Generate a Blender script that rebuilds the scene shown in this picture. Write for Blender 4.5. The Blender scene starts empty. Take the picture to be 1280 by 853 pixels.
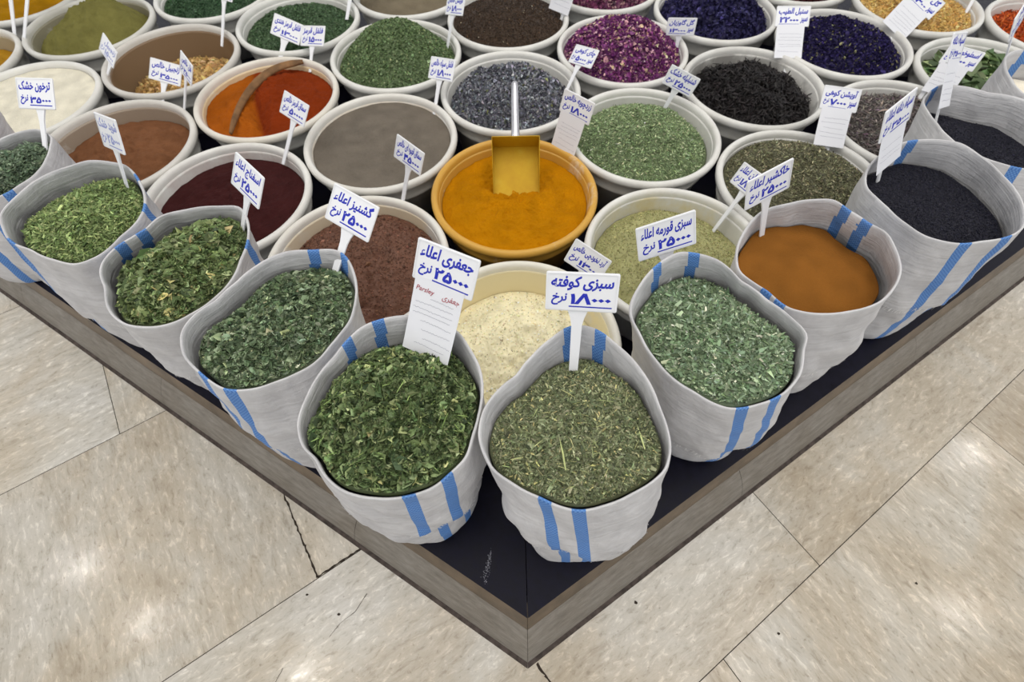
import bpy, bmesh, math, random
import numpy as np
import unicodedata
from mathutils import Matrix, Vector

random.seed(7)
RNG = np.random.default_rng(11)
SC = bpy.context.scene
COL = SC.collection

# ------------------------------------------------------------------ camera
CAM_Z = 1.04
PITCH, ROLL = math.radians(60.13), math.radians(-1.08)
cam_data = bpy.data.cameras.new('camera')
cam = bpy.data.objects.new('camera', cam_data)
COL.objects.link(cam)
SC.camera = cam
cam_data.sensor_width = 36.0
cam_data.lens = 569.0 * 36.0 / 1280.0
cam_data.clip_start = 0.02
_U = Vector((0, math.sin(PITCH), math.cos(PITCH)))
_F = Vector((0, math.cos(PITCH), -math.sin(PITCH)))
_R = Vector((1, 0, 0)) * math.cos(ROLL) + _U * math.sin(ROLL)
_Up = -Vector((1, 0, 0)) * math.sin(ROLL) + _U * math.cos(ROLL)
cam.matrix_world = Matrix(((_R.x, _Up.x, -_F.x, 0), (_R.y, _Up.y, -_F.y, 0), (_R.z, _Up.z, -_F.z, CAM_Z), (0, 0, 0, 1)))
cam_data.dof.use_dof = True
cam_data.dof.focus_distance = 0.72
cam_data.dof.aperture_fstop = 5.0

# ------------------------------------------------------------------ world, lights, exposure
SC.view_settings.view_transform = 'Standard'
SC.view_settings.look = 'None'
SC.view_settings.exposure = 0.46
SC.view_settings.gamma = 1.0
SC.view_settings.use_curve_mapping = False
world = bpy.data.worlds.new('hall_light')
SC.world = world
world.use_nodes = True
bg = world.node_tree.nodes['Background']
bg.inputs[0].default_value = (0.95, 0.97, 1.0, 1)
bg.inputs[1].default_value = 0.66

def area(name, loc, sx, sy, power, col=(1, 0.985, 0.965), spread=180, tilt=0):
    l = bpy.data.lights.new(name, 'AREA')
    l.shape = 'RECTANGLE'; l.size = sx; l.size_y = sy; l.energy = power; l.color = col
    l.spread = math.radians(spread)
    o = bpy.data.objects.new(name, l); COL.objects.link(o); o.location = loc; o.rotation_euler = (math.radians(tilt), 0, 0)
    return o

area('ceiling_and_fill_light', (0.3, 1.6, 3.3), 3.6, 1.6, 30)
area('ceiling_and_fill_light', (-0.9, 0.3, 3.3), 1.6, 1.6, 13)
area('ceiling_and_fill_light', (1.3, 0.2, 3.3), 1.6, 1.6, 13)
area('ceiling_and_fill_light', (0.0, -1.7, 3.25), 3.4, 1.0, 11, tilt=35)  # added front fill, tilted at the display to brighten the rear signs
# small ceiling downlights: their soft glints lie on the polished floor
for x, y in ((3.99, 1.05), (3.28, -0.09), (-2.74, -0.08), (-1.5, -0.42), (-3.39, 0.3)):
    l = bpy.data.lights.new('downlight', 'POINT'); l.energy = 6; l.shadow_soft_size = 0.03; l.color = (1, 0.95, 0.87)
    o = bpy.data.objects.new('downlight', l); COL.objects.link(o); o.location = (x, y, 2.9)

# ------------------------------------------------------------------ helpers
def lin(c):
    return tuple(((v / 255.0) / 12.92) if v / 255.0 <= 0.04045 else (((v / 255.0) + 0.055) / 1.055) ** 2.4 for v in c)

def tag(o, label=None, cat=None, group=None, kind=None):
    if label: o['label'] = label
    if cat: o['category'] = cat
    if group: o['group'] = group
    if kind: o['kind'] = kind
    return o

def empty(name, loc=(0, 0, 0), mat=None):
    o = bpy.data.objects.new(name, None); COL.objects.link(o)
    o.empty_display_size = 0.05
    if mat is not None: o.matrix_world = mat
    else: o.location = loc
    return o

def mesh_from(verts, faces, smooth=False, uvs=None, cols=None):
    """verts (N,3); faces: array (M,k) or list of lists."""
    me = bpy.data.meshes.new('m')
    verts = np.asarray(verts, np.float32)
    if isinstance(faces, np.ndarray):
        k = faces.shape[1]; M = len(faces)
        me.vertices.add(len(verts)); me.vertices.foreach_set('co', verts.ravel())
        me.loops.add(M * k); me.loops.foreach_set('vertex_index', faces.astype(np.int32).ravel())
        me.polygons.add(M); me.polygons.foreach_set('loop_start', np.arange(0, M * k, k, dtype=np.int32))
        me.update(calc_edges=True)
    else:
        me.from_pydata([tuple(map(float, v)) for v in verts], [], faces)
    if smooth:
        me.polygons.foreach_set('use_smooth', np.ones(len(me.polygons), bool))
    if uvs is not None:
        ul = me.uv_layers.new(name='UVMap')
        idx = np.empty(len(me.loops), np.int32); me.loops.foreach_get('vertex_index', idx)
        ul.data.foreach_set('uv', np.asarray(uvs, np.float32)[idx].ravel())
    if cols is not None:
        ca = me.color_attributes.new('Col', 'FLOAT_COLOR', 'POINT')
        c4 = np.ones((len(verts), 4), np.float32); c4[:, :3] = cols
        ca.data.foreach_set('color', c4.ravel())
    return me

def obj(name, me, mat=None, parent=None, loc=None):
    o = bpy.data.objects.new(name, me); COL.objects.link(o)
    me.name = name
    if mat is not None:
        for m in (mat if isinstance(mat, (list, tuple)) else [mat]): me.materials.append(m)
    if parent is not None: o.parent = parent
    if loc is not None: o.location = loc
    return o

def bm_mesh(bm, smooth=False):
    me = bpy.data.meshes.new('m'); bmesh.ops.recalc_face_normals(bm, faces=bm.faces); bm.to_mesh(me); bm.free()
    if smooth: me.polygons.foreach_set('use_smooth', np.ones(len(me.polygons), bool))
    return me

def prism(poly, y0, y1, bevel=0.0):
    """polygon in (x,z), extruded along y."""
    bm = bmesh.new()
    a = [bm.verts.new((x, y0, z)) for x, z in poly]; b = [bm.verts.new((x, y1, z)) for x, z in poly]
    bm.faces.new(a); bm.faces.new(list(reversed(b)))
    n = len(poly)
    for i in range(n): bm.faces.new((a[i], b[i], b[(i + 1) % n], a[(i + 1) % n]))
    if bevel:
        bmesh.ops.bevel(bm, geom=list(bm.edges), offset=bevel, segments=1, affect='EDGES')
    return bm_mesh(bm)

def prism_z(poly, z0, z1):
    bm = bmesh.new()
    a = [bm.verts.new((x, y, z0)) for x, y in poly]; b = [bm.verts.new((x, y, z1)) for x, y in poly]
    bm.faces.new(list(reversed(a))); bm.faces.new(b)
    n = len(poly)
    for i in range(n): bm.faces.new((a[i], a[(i + 1) % n], b[(i + 1) % n], b[i]))
    return bm_mesh(bm)

def lathe(profile, n=64, smooth=True):
    prof = np.array(profile); m = len(prof)
    th = np.linspace(0, 2 * np.pi, n, endpoint=False)
    V = np.stack([np.outer(np.cos(th), prof[:, 0]), np.outer(np.sin(th), prof[:, 0]), np.tile(prof[:, 1], (n, 1))], -1).reshape(-1, 3)
    i, j = np.meshgrid(np.arange(n), np.arange(m - 1), indexing='ij')
    a = i * m + j; b = ((i + 1) % n) * m + j
    F = np.stack([a, b, b + 1, a + 1], -1).reshape(-1, 4)
    return mesh_from(V, F, smooth)

_T = np.random.default_rng(5).random((6, 128, 128))
def vnoise(x, y, s=0):
    xi = np.floor(x).astype(int); yi = np.floor(y).astype(int); fx = x - xi; fy = y - yi
    fx = fx * fx * (3 - 2 * fx); fy = fy * fy * (3 - 2 * fy); T = _T[s % 6]; sh = s * 17
    g = lambda a, b: T[(a + sh) % 128, (b + sh * 3) % 128]
    return (g(xi, yi) * (1 - fx) + g(xi + 1, yi) * fx) * (1 - fy) + (g(xi, yi + 1) * (1 - fx) + g(xi + 1, yi + 1) * fx) * fy - 0.5

def fbm(x, y, s, sc, octv=4):
    t = 0; a = 1.0
    for k in range(octv):
        t = t + a * vnoise(x * sc, y * sc, s + k); sc *= 2.05; a *= 0.52
    return t

# ------------------------------------------------------------------ materials
def new_mat(name, rough=0.6, spec=0.3, col=None):
    m = bpy.data.materials.new(name); m.use_nodes = True
    nt = m.node_tree; b = nt.nodes['Principled BSDF']
    b.inputs['Roughness'].default_value = rough; b.inputs['Specular IOR Level'].default_value = spec
    if col: b.inputs['Base Color'].default_value = (*lin(col), 1)
    return m, nt, b

def N(nt, typ, **kw):
    n = nt.nodes.new(typ)
    for k, v in kw.items():
        if k.startswith('i_'):
            key = k[2:]
            key = int(key) if key.isdigit() else key.replace('_', ' ')
            n.inputs[key].default_value = v
        else: setattr(n, k, v)
    return n

def ramp(nt, fac, stops):
    r = N(nt, 'ShaderNodeValToRGB'); e = r.color_ramp.elements
    while len(e) < len(stops): e.new(0.5)
    for el, (p, c) in zip(e, stops):
        el.position = p; el.color = (*lin(c), 1) if len(c) == 3 else c
    nt.links.new(fac, r.inputs[0]); return r.outputs[0]

def mixc(nt, fac, a, b, mode='MIX'):
    m = N(nt, 'ShaderNodeMix', data_type='RGBA', blend_type=mode)
    for s, v in ((0, fac), (6, a), (7, b)):
        if hasattr(v, 'is_linked'): nt.links.new(v, m.inputs[s])
        elif isinstance(v, (int, float)): m.inputs[s].default_value = v
        else: m.inputs[s].default_value = (*lin(v), 1)
    return m.outputs[2]

def math_n(nt, op, a, b=None):
    m = N(nt, 'ShaderNodeMath', operation=op)
    for s, v in ((0, a), (1, b)):
        if v is None: continue
        if hasattr(v, 'is_linked'): nt.links.new(v, m.inputs[s])
        else: m.inputs[s].default_value = v
    return m.outputs[0]

def bump(nt, b, h, strength=0.3, dist=0.002):
    n = N(nt, 'ShaderNodeBump', i_Strength=strength, i_Distance=dist)
    nt.links.new(h, n.inputs['Height']); nt.links.new(n.outputs[0], b.inputs['Normal'])

def noise(nt, scale, detail=4, rough=0.55, vec=None, dim=None):
    n = N(nt, 'ShaderNodeTexNoise', i_Scale=scale, i_Detail=detail, i_Roughness=rough)
    if vec is not None: nt.links.new(vec, n.inputs['Vector'])
    return n.outputs[0]

def plain(name, col, rough=0.6, spec=0.3, metal=0.0, nz=0.0, nscale=40):
    m, nt, b = new_mat(name, rough, spec, col)
    b.inputs['Metallic'].default_value = metal
    if nz:
        tc = N(nt, 'ShaderNodeTexCoord')
        f = noise(nt, nscale, 5, 0.6, tc.outputs['Object'])
        d = tuple(max(0, c * (1 - nz)) for c in col); l = tuple(min(255, c * (1 + nz)) for c in col)
        nt.links.new(ramp(nt, f, [(0.3, d), (0.7, l)]), b.inputs['Base Color'])
    return m

def flake_mat():
    m, nt, b = new_mat('dried_flakes', 0.6, 0.3)
    a = N(nt, 'ShaderNodeVertexColor', layer_name='Col'); nt.links.new(a.outputs[0], b.inputs['Base Color'])
    return m

def powder_mat(name='ground_powder', sc=700, st=0.55):
    m, nt, b = new_mat(name, 0.95, 0.08)
    a = N(nt, 'ShaderNodeVertexColor', layer_name='Col')
    tc = N(nt, 'ShaderNodeTexCoord')
    f = noise(nt, sc, 3, 0.6, tc.outputs['Object'])
    g = ramp(nt, f, [(0.3, (0.82, 0.82, 0.82, 1)), (0.7, (1.13, 1.13, 1.13, 1))])
    nt.links.new(mixc(nt, 1.0, a.outputs[0], g, 'MULTIPLY'), b.inputs['Base Color'])
    f2 = noise(nt, sc * 0.14, 7, 0.68, tc.outputs['Object'])
    bump(nt, b, f2, st, 0.006)
    return m

M_FLAKE = flake_mat()
M_POWDER = powder_mat()
M_SEED = powder_mat('fine_seed', 1500, 0.5)

def tub_mat(name, stain=None, amt=0.0, everywhere=False):
    m, nt, b = new_mat(name, 0.38, 0.4)
    tc = N(nt, 'ShaderNodeTexCoord')
    f = noise(nt, 14, 5, 0.6, tc.outputs['Object'])
    base = ramp(nt, f, [(0.3, (214, 212, 206)), (0.65, (228, 227, 222))])
    if stain:
        a = N(nt, 'ShaderNodeVertexColor', layer_name='Col')
        sep = N(nt, 'ShaderNodeSeparateColor'); nt.links.new(a.outputs[0], sep.inputs[0])
        f2 = noise(nt, 9, 6, 0.65, tc.outputs['Object'])
        k = ramp(nt, f2, [(max(0.0, 0.62 - 0.45 * amt), (0, 0, 0, 1)), (0.80 - 0.45 * amt, (1, 1, 1, 1))])
        if not everywhere: k = math_n(nt, 'MULTIPLY', k, sep.outputs[0])
        k = math_n(nt, 'MULTIPLY', k, min(1.0, 0.55 + amt * 0.45))
        base = mixc(nt, k, base, stain)
    nt.links.new(base, b.inputs['Base Color'])
    return m

def sack_mat(name, us, shift=0.0, vcut=0.17):
    m, nt, b = new_mat(name, 0.62, 0.25)
    uv = N(nt, 'ShaderNodeUVMap', uv_map='UVMap')
    sep = N(nt, 'ShaderNodeSeparateXYZ'); nt.links.new(uv.outputs[0], sep.inputs[0])
    u = sep.outputs[0]; v = sep.outputs[1]
    if shift: u = math_n(nt, 'ADD', u, math_n(nt, 'MULTIPLY', math_n(nt, 'LESS_THAN', v, vcut), shift))
    mask = None
    for uk in us:
        d = math_n(nt, 'ABSOLUTE', math_n(nt, 'SUBTRACT', u, uk))
        k = math_n(nt, 'LESS_THAN', d, 0.0088)
        mask = k if mask is None else math_n(nt, 'MAXIMUM', mask, k)
    ck = N(nt, 'ShaderNodeTexChecker', i_Scale=1.0)
    mp = N(nt, 'ShaderNodeMapping'); mp.inputs['Scale'].default_value = (380, 380, 0)
    nt.links.new(uv.outputs[0], mp.inputs['Vector']); nt.links.new(mp.outputs[0], ck.inputs['Vector'])
    ck.inputs['Color1'].default_value = (*lin((58, 112, 186)), 1); ck.inputs['Color2'].default_value = (*lin((96, 146, 206)), 1)
    f = noise(nt, 22, 5, 0.6, uv.outputs[0])
    mp2 = N(nt, 'ShaderNodeMapping'); mp2.inputs['Scale'].default_value = (6, 160, 1)
    nt.links.new(uv.outputs[0], mp2.inputs['Vector'])
    th = noise(nt, 1.0, 3, 0.6, mp2.outputs[0])
    base = ramp(nt, f, [(0.25, (186, 185, 187)), (0.7, (214, 213, 214))])
    thr = ramp(nt, th, [(0.3, (0.90, 0.90, 0.90, 1)), (0.7, (1.04, 1.04, 1.04, 1))])
    base = mixc(nt, 1.0, base, thr, 'MULTIPLY')
    col = mixc(nt, math_n(nt, 'MULTIPLY', mask, 0.95), base, ck.outputs[0]) if mask is not None else base
    nt.links.new(col, b.inputs['Base Color'])
    mp3 = N(nt, 'ShaderNodeMapping'); mp3.inputs['Scale'].default_value = (60, 9, 1)
    nt.links.new(uv.outputs[0], mp3.inputs['Vector'])
    wr = noise(nt, 1.0, 4, 0.55, mp3.outputs[0])
    hsum = math_n(nt, 'ADD', math_n(nt, 'MULTIPLY', th, 0.5), math_n(nt, 'MULTIPLY', f, 1.2))
    hsum = math_n(nt, 'ADD', hsum, math_n(nt, 'MULTIPLY', wr, 0.35))
    bump(nt, b, hsum, 0.6, 0.006)
    return m

M_SIGN = plain('white_sign_plastic', (236, 237, 240), 0.35, 0.4)
M_PAPER = plain('white_paper', (232, 233, 238), 0.8, 0.15)
M_INK = plain('blue_marker_ink', (44, 54, 180), 0.6, 0.2)
M_FAINT = plain('faded_blue_ink', (150, 158, 206), 0.6, 0.2)
M_RED = plain('red_pen_ink', (170, 80, 90), 0.7, 0.1)
M_GREYINK = plain('grey_pen_ink', (150, 150, 165), 0.7, 0.1)
M_STEEL = plain('brushed_steel', (200, 200, 205), 0.28, 0.5, 0.95, 0.06, 30)

# ------------------------------------------------------------------ persian lettering
FORMS = {}
for _cp in list(range(0xFB50, 0xFE00)) + list(range(0xFE70, 0xFEFF)):
    _d = unicodedata.decomposition(chr(_cp)).split()
    if len(_d) == 2 and _d[0] in ('<isolated>', '<final>', '<initial>', '<medial>'):
        FORMS.setdefault(chr(int(_d[1], 16)), {})[_d[0][1:-1]] = chr(_cp)

def shape_fa(s):
    out = []
    for i, ch in enumerate(s):
        f = FORMS.get(ch)
        if not f: out.append(ch); continue
        pj = i > 0 and 'initial' in FORMS.get(s[i - 1], {})
        nj = i < len(s) - 1 and s[i + 1] in FORMS and 'initial' in f and 'final' in FORMS[s[i + 1]]
        out.append(f.get('medial' if pj and nj else 'final' if pj else 'initial' if nj else 'isolated', ch))
    return ''.join(reversed(out))

_TC = {}
def text_arrays(body, bold, shear):
    """font outline -> flat (verts, faces) in x,z, normalised so that x,z >= 0; returns width, height."""
    key = (body, bold, shear)
    if key in _TC: return _TC[key]
    t = bpy.data.curves.new('t', 'FONT'); t.body = body; t.size = 1.0; t.resolution_u = 3
    t.bevel_depth = bold; t.bevel_resolution = 0; t.shear = shear
    o = bpy.data.objects.new('t', t); COL.objects.link(o)
    bpy.context.view_layer.update()
    me = bpy.data.meshes.new_from_object(o.evaluated_get(bpy.context.evaluated_depsgraph_get()))
    V = np.empty(len(me.vertices) * 3, np.float32); me.vertices.foreach_get('co', V); V = V.reshape(-1, 3)
    F = [list(p.vertices) for p in me.polygons]
    bpy.data.objects.remove(o); bpy.data.curves.remove(t); bpy.data.meshes.remove(me)
    V[:, 0] -= V[:, 0].min(); V[:, 1] -= V[:, 1].min()
    w, h = float(V[:, 0].max()), float(V[:, 1].max())
    _TC[key] = (V, F, w, h)
    return _TC[key]

class Ink:
    def __init__(self): self.v = []; self.f = []
    def text(self, body, x0, x1, z0, z1, y, bold=0.02, shear=0.0, slope=0.0, thick=0.0001):
        V, F, w, h = text_arrays(body, bold, shear)
        sx = (x1 - x0) / w; sz = (z1 - z0) / h
        P = np.empty_like(V); P[:, 0] = x0 + V[:, 0] * sx; P[:, 2] = z0 + V[:, 1] * sz + slope * V[:, 0] * sx
        zz = V[:, 2]; P[:, 1] = y - thick * zz / (abs(zz).max() + 1e-9)
        n = sum(len(a) for a in self.v); self.v.append(P); self.f += [[i + n for i in f] for f in F]
    def stroke(self, pts, wd, y):
        """a pen stroke: a flat ribbon along pts (x,z)."""
        p = np.array(pts, float); d = np.gradient(p, axis=0); d /= np.maximum(np.hypot(*d.T), 1e-9)[:, None]
        nn = np.stack([-d[:, 1], d[:, 0]], 1) * wd / 2
        a = p + nn; b = p - nn; n = sum(len(q) for q in self.v); m = len(p)
        P = np.zeros((2 * m, 3), np.float32); P[:m, 0] = a[:, 0]; P[:m, 2] = a[:, 1]; P[m:, 0] = b[:, 0]; P[m:, 2] = b[:, 1]; P[:, 1] = y
        self.v.append(P); self.f += [[n + i, n + i + 1, n + m + i + 1, n + m + i] for i in range(m - 1)]
    def mesh(self):
        return mesh_from(np.concatenate(self.v), self.f)

# ------------------------------------------------------------------ places: tub centres, sack mouths and feet, sign poses (metres)
TUBS = {
    'tur': (0.0121, 0.8518),
    'grey': (-0.3322, 1.0550),
    'oreg': (0.3542, 1.0591),
    'olive': (0.3603, 0.6551),
    'lbr': (-1.0231, 1.0484),
    'ora': (-0.6795, 1.2528),
    'nut': (-1.0224, 1.4576),
    'wh': (-1.3661, 1.2533),
    'pet': (0.3544, 1.4644),
    'tea': (0.6988, 1.2622),
    'blu': (1.0351, 1.4786),
    'red': (-0.6758, 0.8505),
    'chi': (-0.3314, 0.6472),
    'flo': (0.0130, 0.4403),
    'grn': (-0.3378, 1.4603),
    'lav': (0.0097, 1.2622),
    'dkb': (0.0072, 1.6620),
    'dkg': (-0.6811, 1.6655),
    'olp': (-1.3645, 1.6643),
    'yel': (-1.7084, 1.4600),
    'amb': (-1.7040, 1.8756),
    'tgr': (-1.0232, 1.8728),
    'tbr': (-0.3358, 1.8673),
    'tpk': (0.3430, 1.8788),
    'vio': (0.6904, 1.6808),
    'trd': (1.0213, 1.9051),
    'thy': (1.0530, 1.0769),
    'dth': (0.7024, 0.8622),
    'gra': (1.3662, 1.7029),
    'bay': (1.3894, 1.2930),
    'oss': (1.7320, 1.5411),
}
SACKS = {
    'S1': dict(rim=[(0.101,0.332,0.497),(0.079,0.331,0.497),(0.055,0.314,0.493),(0.029,0.291,0.488),(0.007,0.264,0.482),(-0.021,0.243,0.477),(-0.037,0.222,0.473),(-0.044,0.189,0.465),(-0.04,0.174,0.462),(-0.027,0.148,0.456),(-0.003,0.132,0.452),(0.033,0.114,0.448),(0.079,0.098,0.445),(0.112,0.104,0.446),(0.147,0.117,0.449),(0.179,0.134,0.453),(0.192,0.145,0.455),(0.2,0.168,0.46),(0.191,0.22,0.472),(0.173,0.268,0.483),(0.145,0.302,0.49),(0.119,0.325,0.496)],
        base=(0.114, 0.144), stripes=[1.567, 1.201, -1.899, -1.512]),
    'S2': dict(rim=[(-0.147,0.354,0.497),(-0.181,0.35,0.496),(-0.209,0.34,0.494),(-0.224,0.326,0.491),(-0.244,0.298,0.484),(-0.266,0.268,0.478),(-0.275,0.246,0.473),(-0.283,0.218,0.467),(-0.284,0.21,0.465),(-0.273,0.179,0.458),(-0.256,0.168,0.455),(-0.242,0.146,0.45),(-0.221,0.129,0.447),(-0.175,0.118,0.444),(-0.129,0.121,0.445),(-0.103,0.129,0.447),(-0.084,0.145,0.45),(-0.063,0.164,0.454),(-0.056,0.19,0.46),(-0.047,0.219,0.467),(-0.043,0.258,0.475),(-0.047,0.28,0.48),(-0.061,0.306,0.486),(-0.076,0.329,0.491),(-0.107,0.347,0.495)],
        base=(-0.173, 0.199), stripes=[2.27, 1.823, -1.28, -0.848]),
    'S3': dict(rim=[(-0.28,0.495,0.48),(-0.316,0.49,0.484),(-0.355,0.484,0.489),(-0.393,0.455,0.49),(-0.414,0.426,0.489),(-0.436,0.394,0.487),(-0.461,0.37,0.487),(-0.471,0.349,0.485),(-0.471,0.336,0.483),(-0.461,0.309,0.477),(-0.436,0.287,0.469),(-0.4,0.264,0.46),(-0.361,0.267,0.455),(-0.337,0.278,0.453),(-0.312,0.291,0.451),(-0.29,0.307,0.45),(-0.271,0.336,0.452),(-0.259,0.356,0.453),(-0.247,0.378,0.455),(-0.244,0.399,0.458),(-0.243,0.412,0.46),(-0.249,0.453,0.468),(-0.265,0.485,0.476)],
        base=(-0.384, 0.34), stripes=[1.329, 0.965, -1.931, -2.275]),
    'S4': dict(rim=[(-0.469,0.603,0.475),(-0.498,0.598,0.479),(-0.551,0.583,0.486),(-0.584,0.567,0.489),(-0.596,0.542,0.487),(-0.614,0.522,0.487),(-0.63,0.504,0.487),(-0.641,0.473,0.485),(-0.64,0.459,0.482),(-0.625,0.433,0.476),(-0.613,0.4,0.469),(-0.6,0.385,0.465),(-0.581,0.374,0.46),(-0.541,0.374,0.453),(-0.516,0.385,0.45),(-0.499,0.399,0.45),(-0.471,0.43,0.45),(-0.454,0.463,0.452),(-0.449,0.5,0.456),(-0.445,0.547,0.463),(-0.453,0.579,0.469)],
        base=(-0.612, 0.504), stripes=[2.873, 2.44, 0.459]),
    'S5': dict(rim=[(-0.771,0.714,0.487),(-0.795,0.696,0.489),(-0.825,0.671,0.491),(-0.849,0.626,0.489),(-0.861,0.582,0.485),(-0.847,0.557,0.479),(-0.83,0.535,0.473),(-0.798,0.524,0.465),(-0.758,0.508,0.456),(-0.725,0.502,0.45),(-0.698,0.522,0.448),(-0.678,0.562,0.45),(-0.66,0.597,0.452),(-0.658,0.627,0.455),(-0.678,0.677,0.466),(-0.713,0.714,0.477),(-0.73,0.715,0.48)],
        base=(-0.826, 0.62), stripes=[0.878, 0.216, -2.298]),
    'S6': dict(rim=[(-0.898,0.808,0.472),(-0.927,0.821,0.479),(-0.977,0.786,0.482),(-1.012,0.742,0.483),(-1.04,0.7,0.482),(-1.021,0.667,0.474),(-0.983,0.646,0.464),(-0.933,0.66,0.457),(-0.911,0.689,0.458),(-0.894,0.723,0.459),(-0.89,0.753,0.463),(-0.893,0.782,0.467)],
        base=(-1.017, 0.747), stripes=[-1.606, -1.107]),
    'S8': dict(rim=[(0.261,0.462,0.497),(0.222,0.439,0.492),(0.194,0.407,0.485),(0.179,0.382,0.479),(0.176,0.364,0.475),(0.187,0.337,0.469),(0.207,0.295,0.46),(0.253,0.252,0.45),(0.299,0.228,0.444),(0.338,0.233,0.446),(0.379,0.249,0.449),(0.405,0.274,0.455),(0.416,0.309,0.463),(0.428,0.33,0.467),(0.408,0.355,0.473),(0.378,0.382,0.479),(0.344,0.413,0.486),(0.317,0.447,0.494)],
        base=(0.37, 0.339), stripes=[1.747, 2.265, -0.98, -1.396]),
    'S9': dict(rim=[(0.518,0.577,0.489),(0.472,0.576,0.481),(0.429,0.568,0.473),(0.397,0.535,0.463),(0.379,0.504,0.455),(0.373,0.462,0.448),(0.389,0.443,0.447),(0.409,0.423,0.447),(0.431,0.391,0.446),(0.479,0.376,0.451),(0.512,0.376,0.457),(0.559,0.387,0.466),(0.59,0.417,0.476),(0.6,0.436,0.48),(0.602,0.478,0.487),(0.599,0.501,0.49),(0.579,0.52,0.49),(0.557,0.549,0.491),(0.542,0.573,0.492)],
        base=(0.569, 0.479), stripes=[0.936, 0.547, -2.294, -2.531]),
    'S10': dict(rim=[(0.77,0.727,0.488),(0.736,0.729,0.482),(0.72,0.721,0.479),(0.681,0.701,0.469),(0.656,0.669,0.46),(0.649,0.641,0.455),(0.658,0.62,0.454),(0.67,0.595,0.452),(0.689,0.555,0.45),(0.706,0.531,0.449),(0.754,0.507,0.454),(0.781,0.508,0.459),(0.822,0.51,0.467),(0.846,0.523,0.473),(0.859,0.553,0.479),(0.863,0.583,0.484),(0.854,0.629,0.489),(0.836,0.677,0.493),(0.82,0.708,0.494)],
        base=(0.826, 0.613), stripes=[1.667, -1.52, -1.028]),
    'S11': dict(rim=[(0.895,0.909,0.481),(0.858,0.885,0.471),(0.849,0.87,0.467),(0.851,0.848,0.464),(0.857,0.814,0.46),(0.866,0.777,0.456),(0.89,0.736,0.454),(0.921,0.703,0.455),(0.955,0.681,0.458),(1.012,0.664,0.465),(1.043,0.695,0.474),(1.05,0.76,0.485),(1.024,0.827,0.49),(0.963,0.868,0.486),(0.924,0.897,0.484)],
        base=(0.967, 0.735), stripes=[2.067, -1.44]),
    'S12': dict(rim=[(1.099,1.023,0.472),(1.092,1.005,0.468),(1.087,0.958,0.46),(1.1,0.896,0.454),(1.152,0.85,0.456),(1.226,0.832,0.467),(1.26,0.878,0.479),(1.236,0.953,0.485),(1.174,1.012,0.483),(1.118,1.035,0.477)],
        base=(1.191, 0.884), stripes=[1.731, -2.307]),
    'S7': dict(rim=[(-1.124,0.969,0.468),(-1.182,0.997,0.482),(-1.244,0.972,0.49),(-1.278,0.92,0.489),(-1.256,0.849,0.475),(-1.198,0.819,0.46),(-1.138,0.839,0.453),(-1.104,0.877,0.452),(-1.108,0.931,0.46)],
        base=(-1.233, 0.819), stripes=[-1.127, -0.661]),
}
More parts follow.
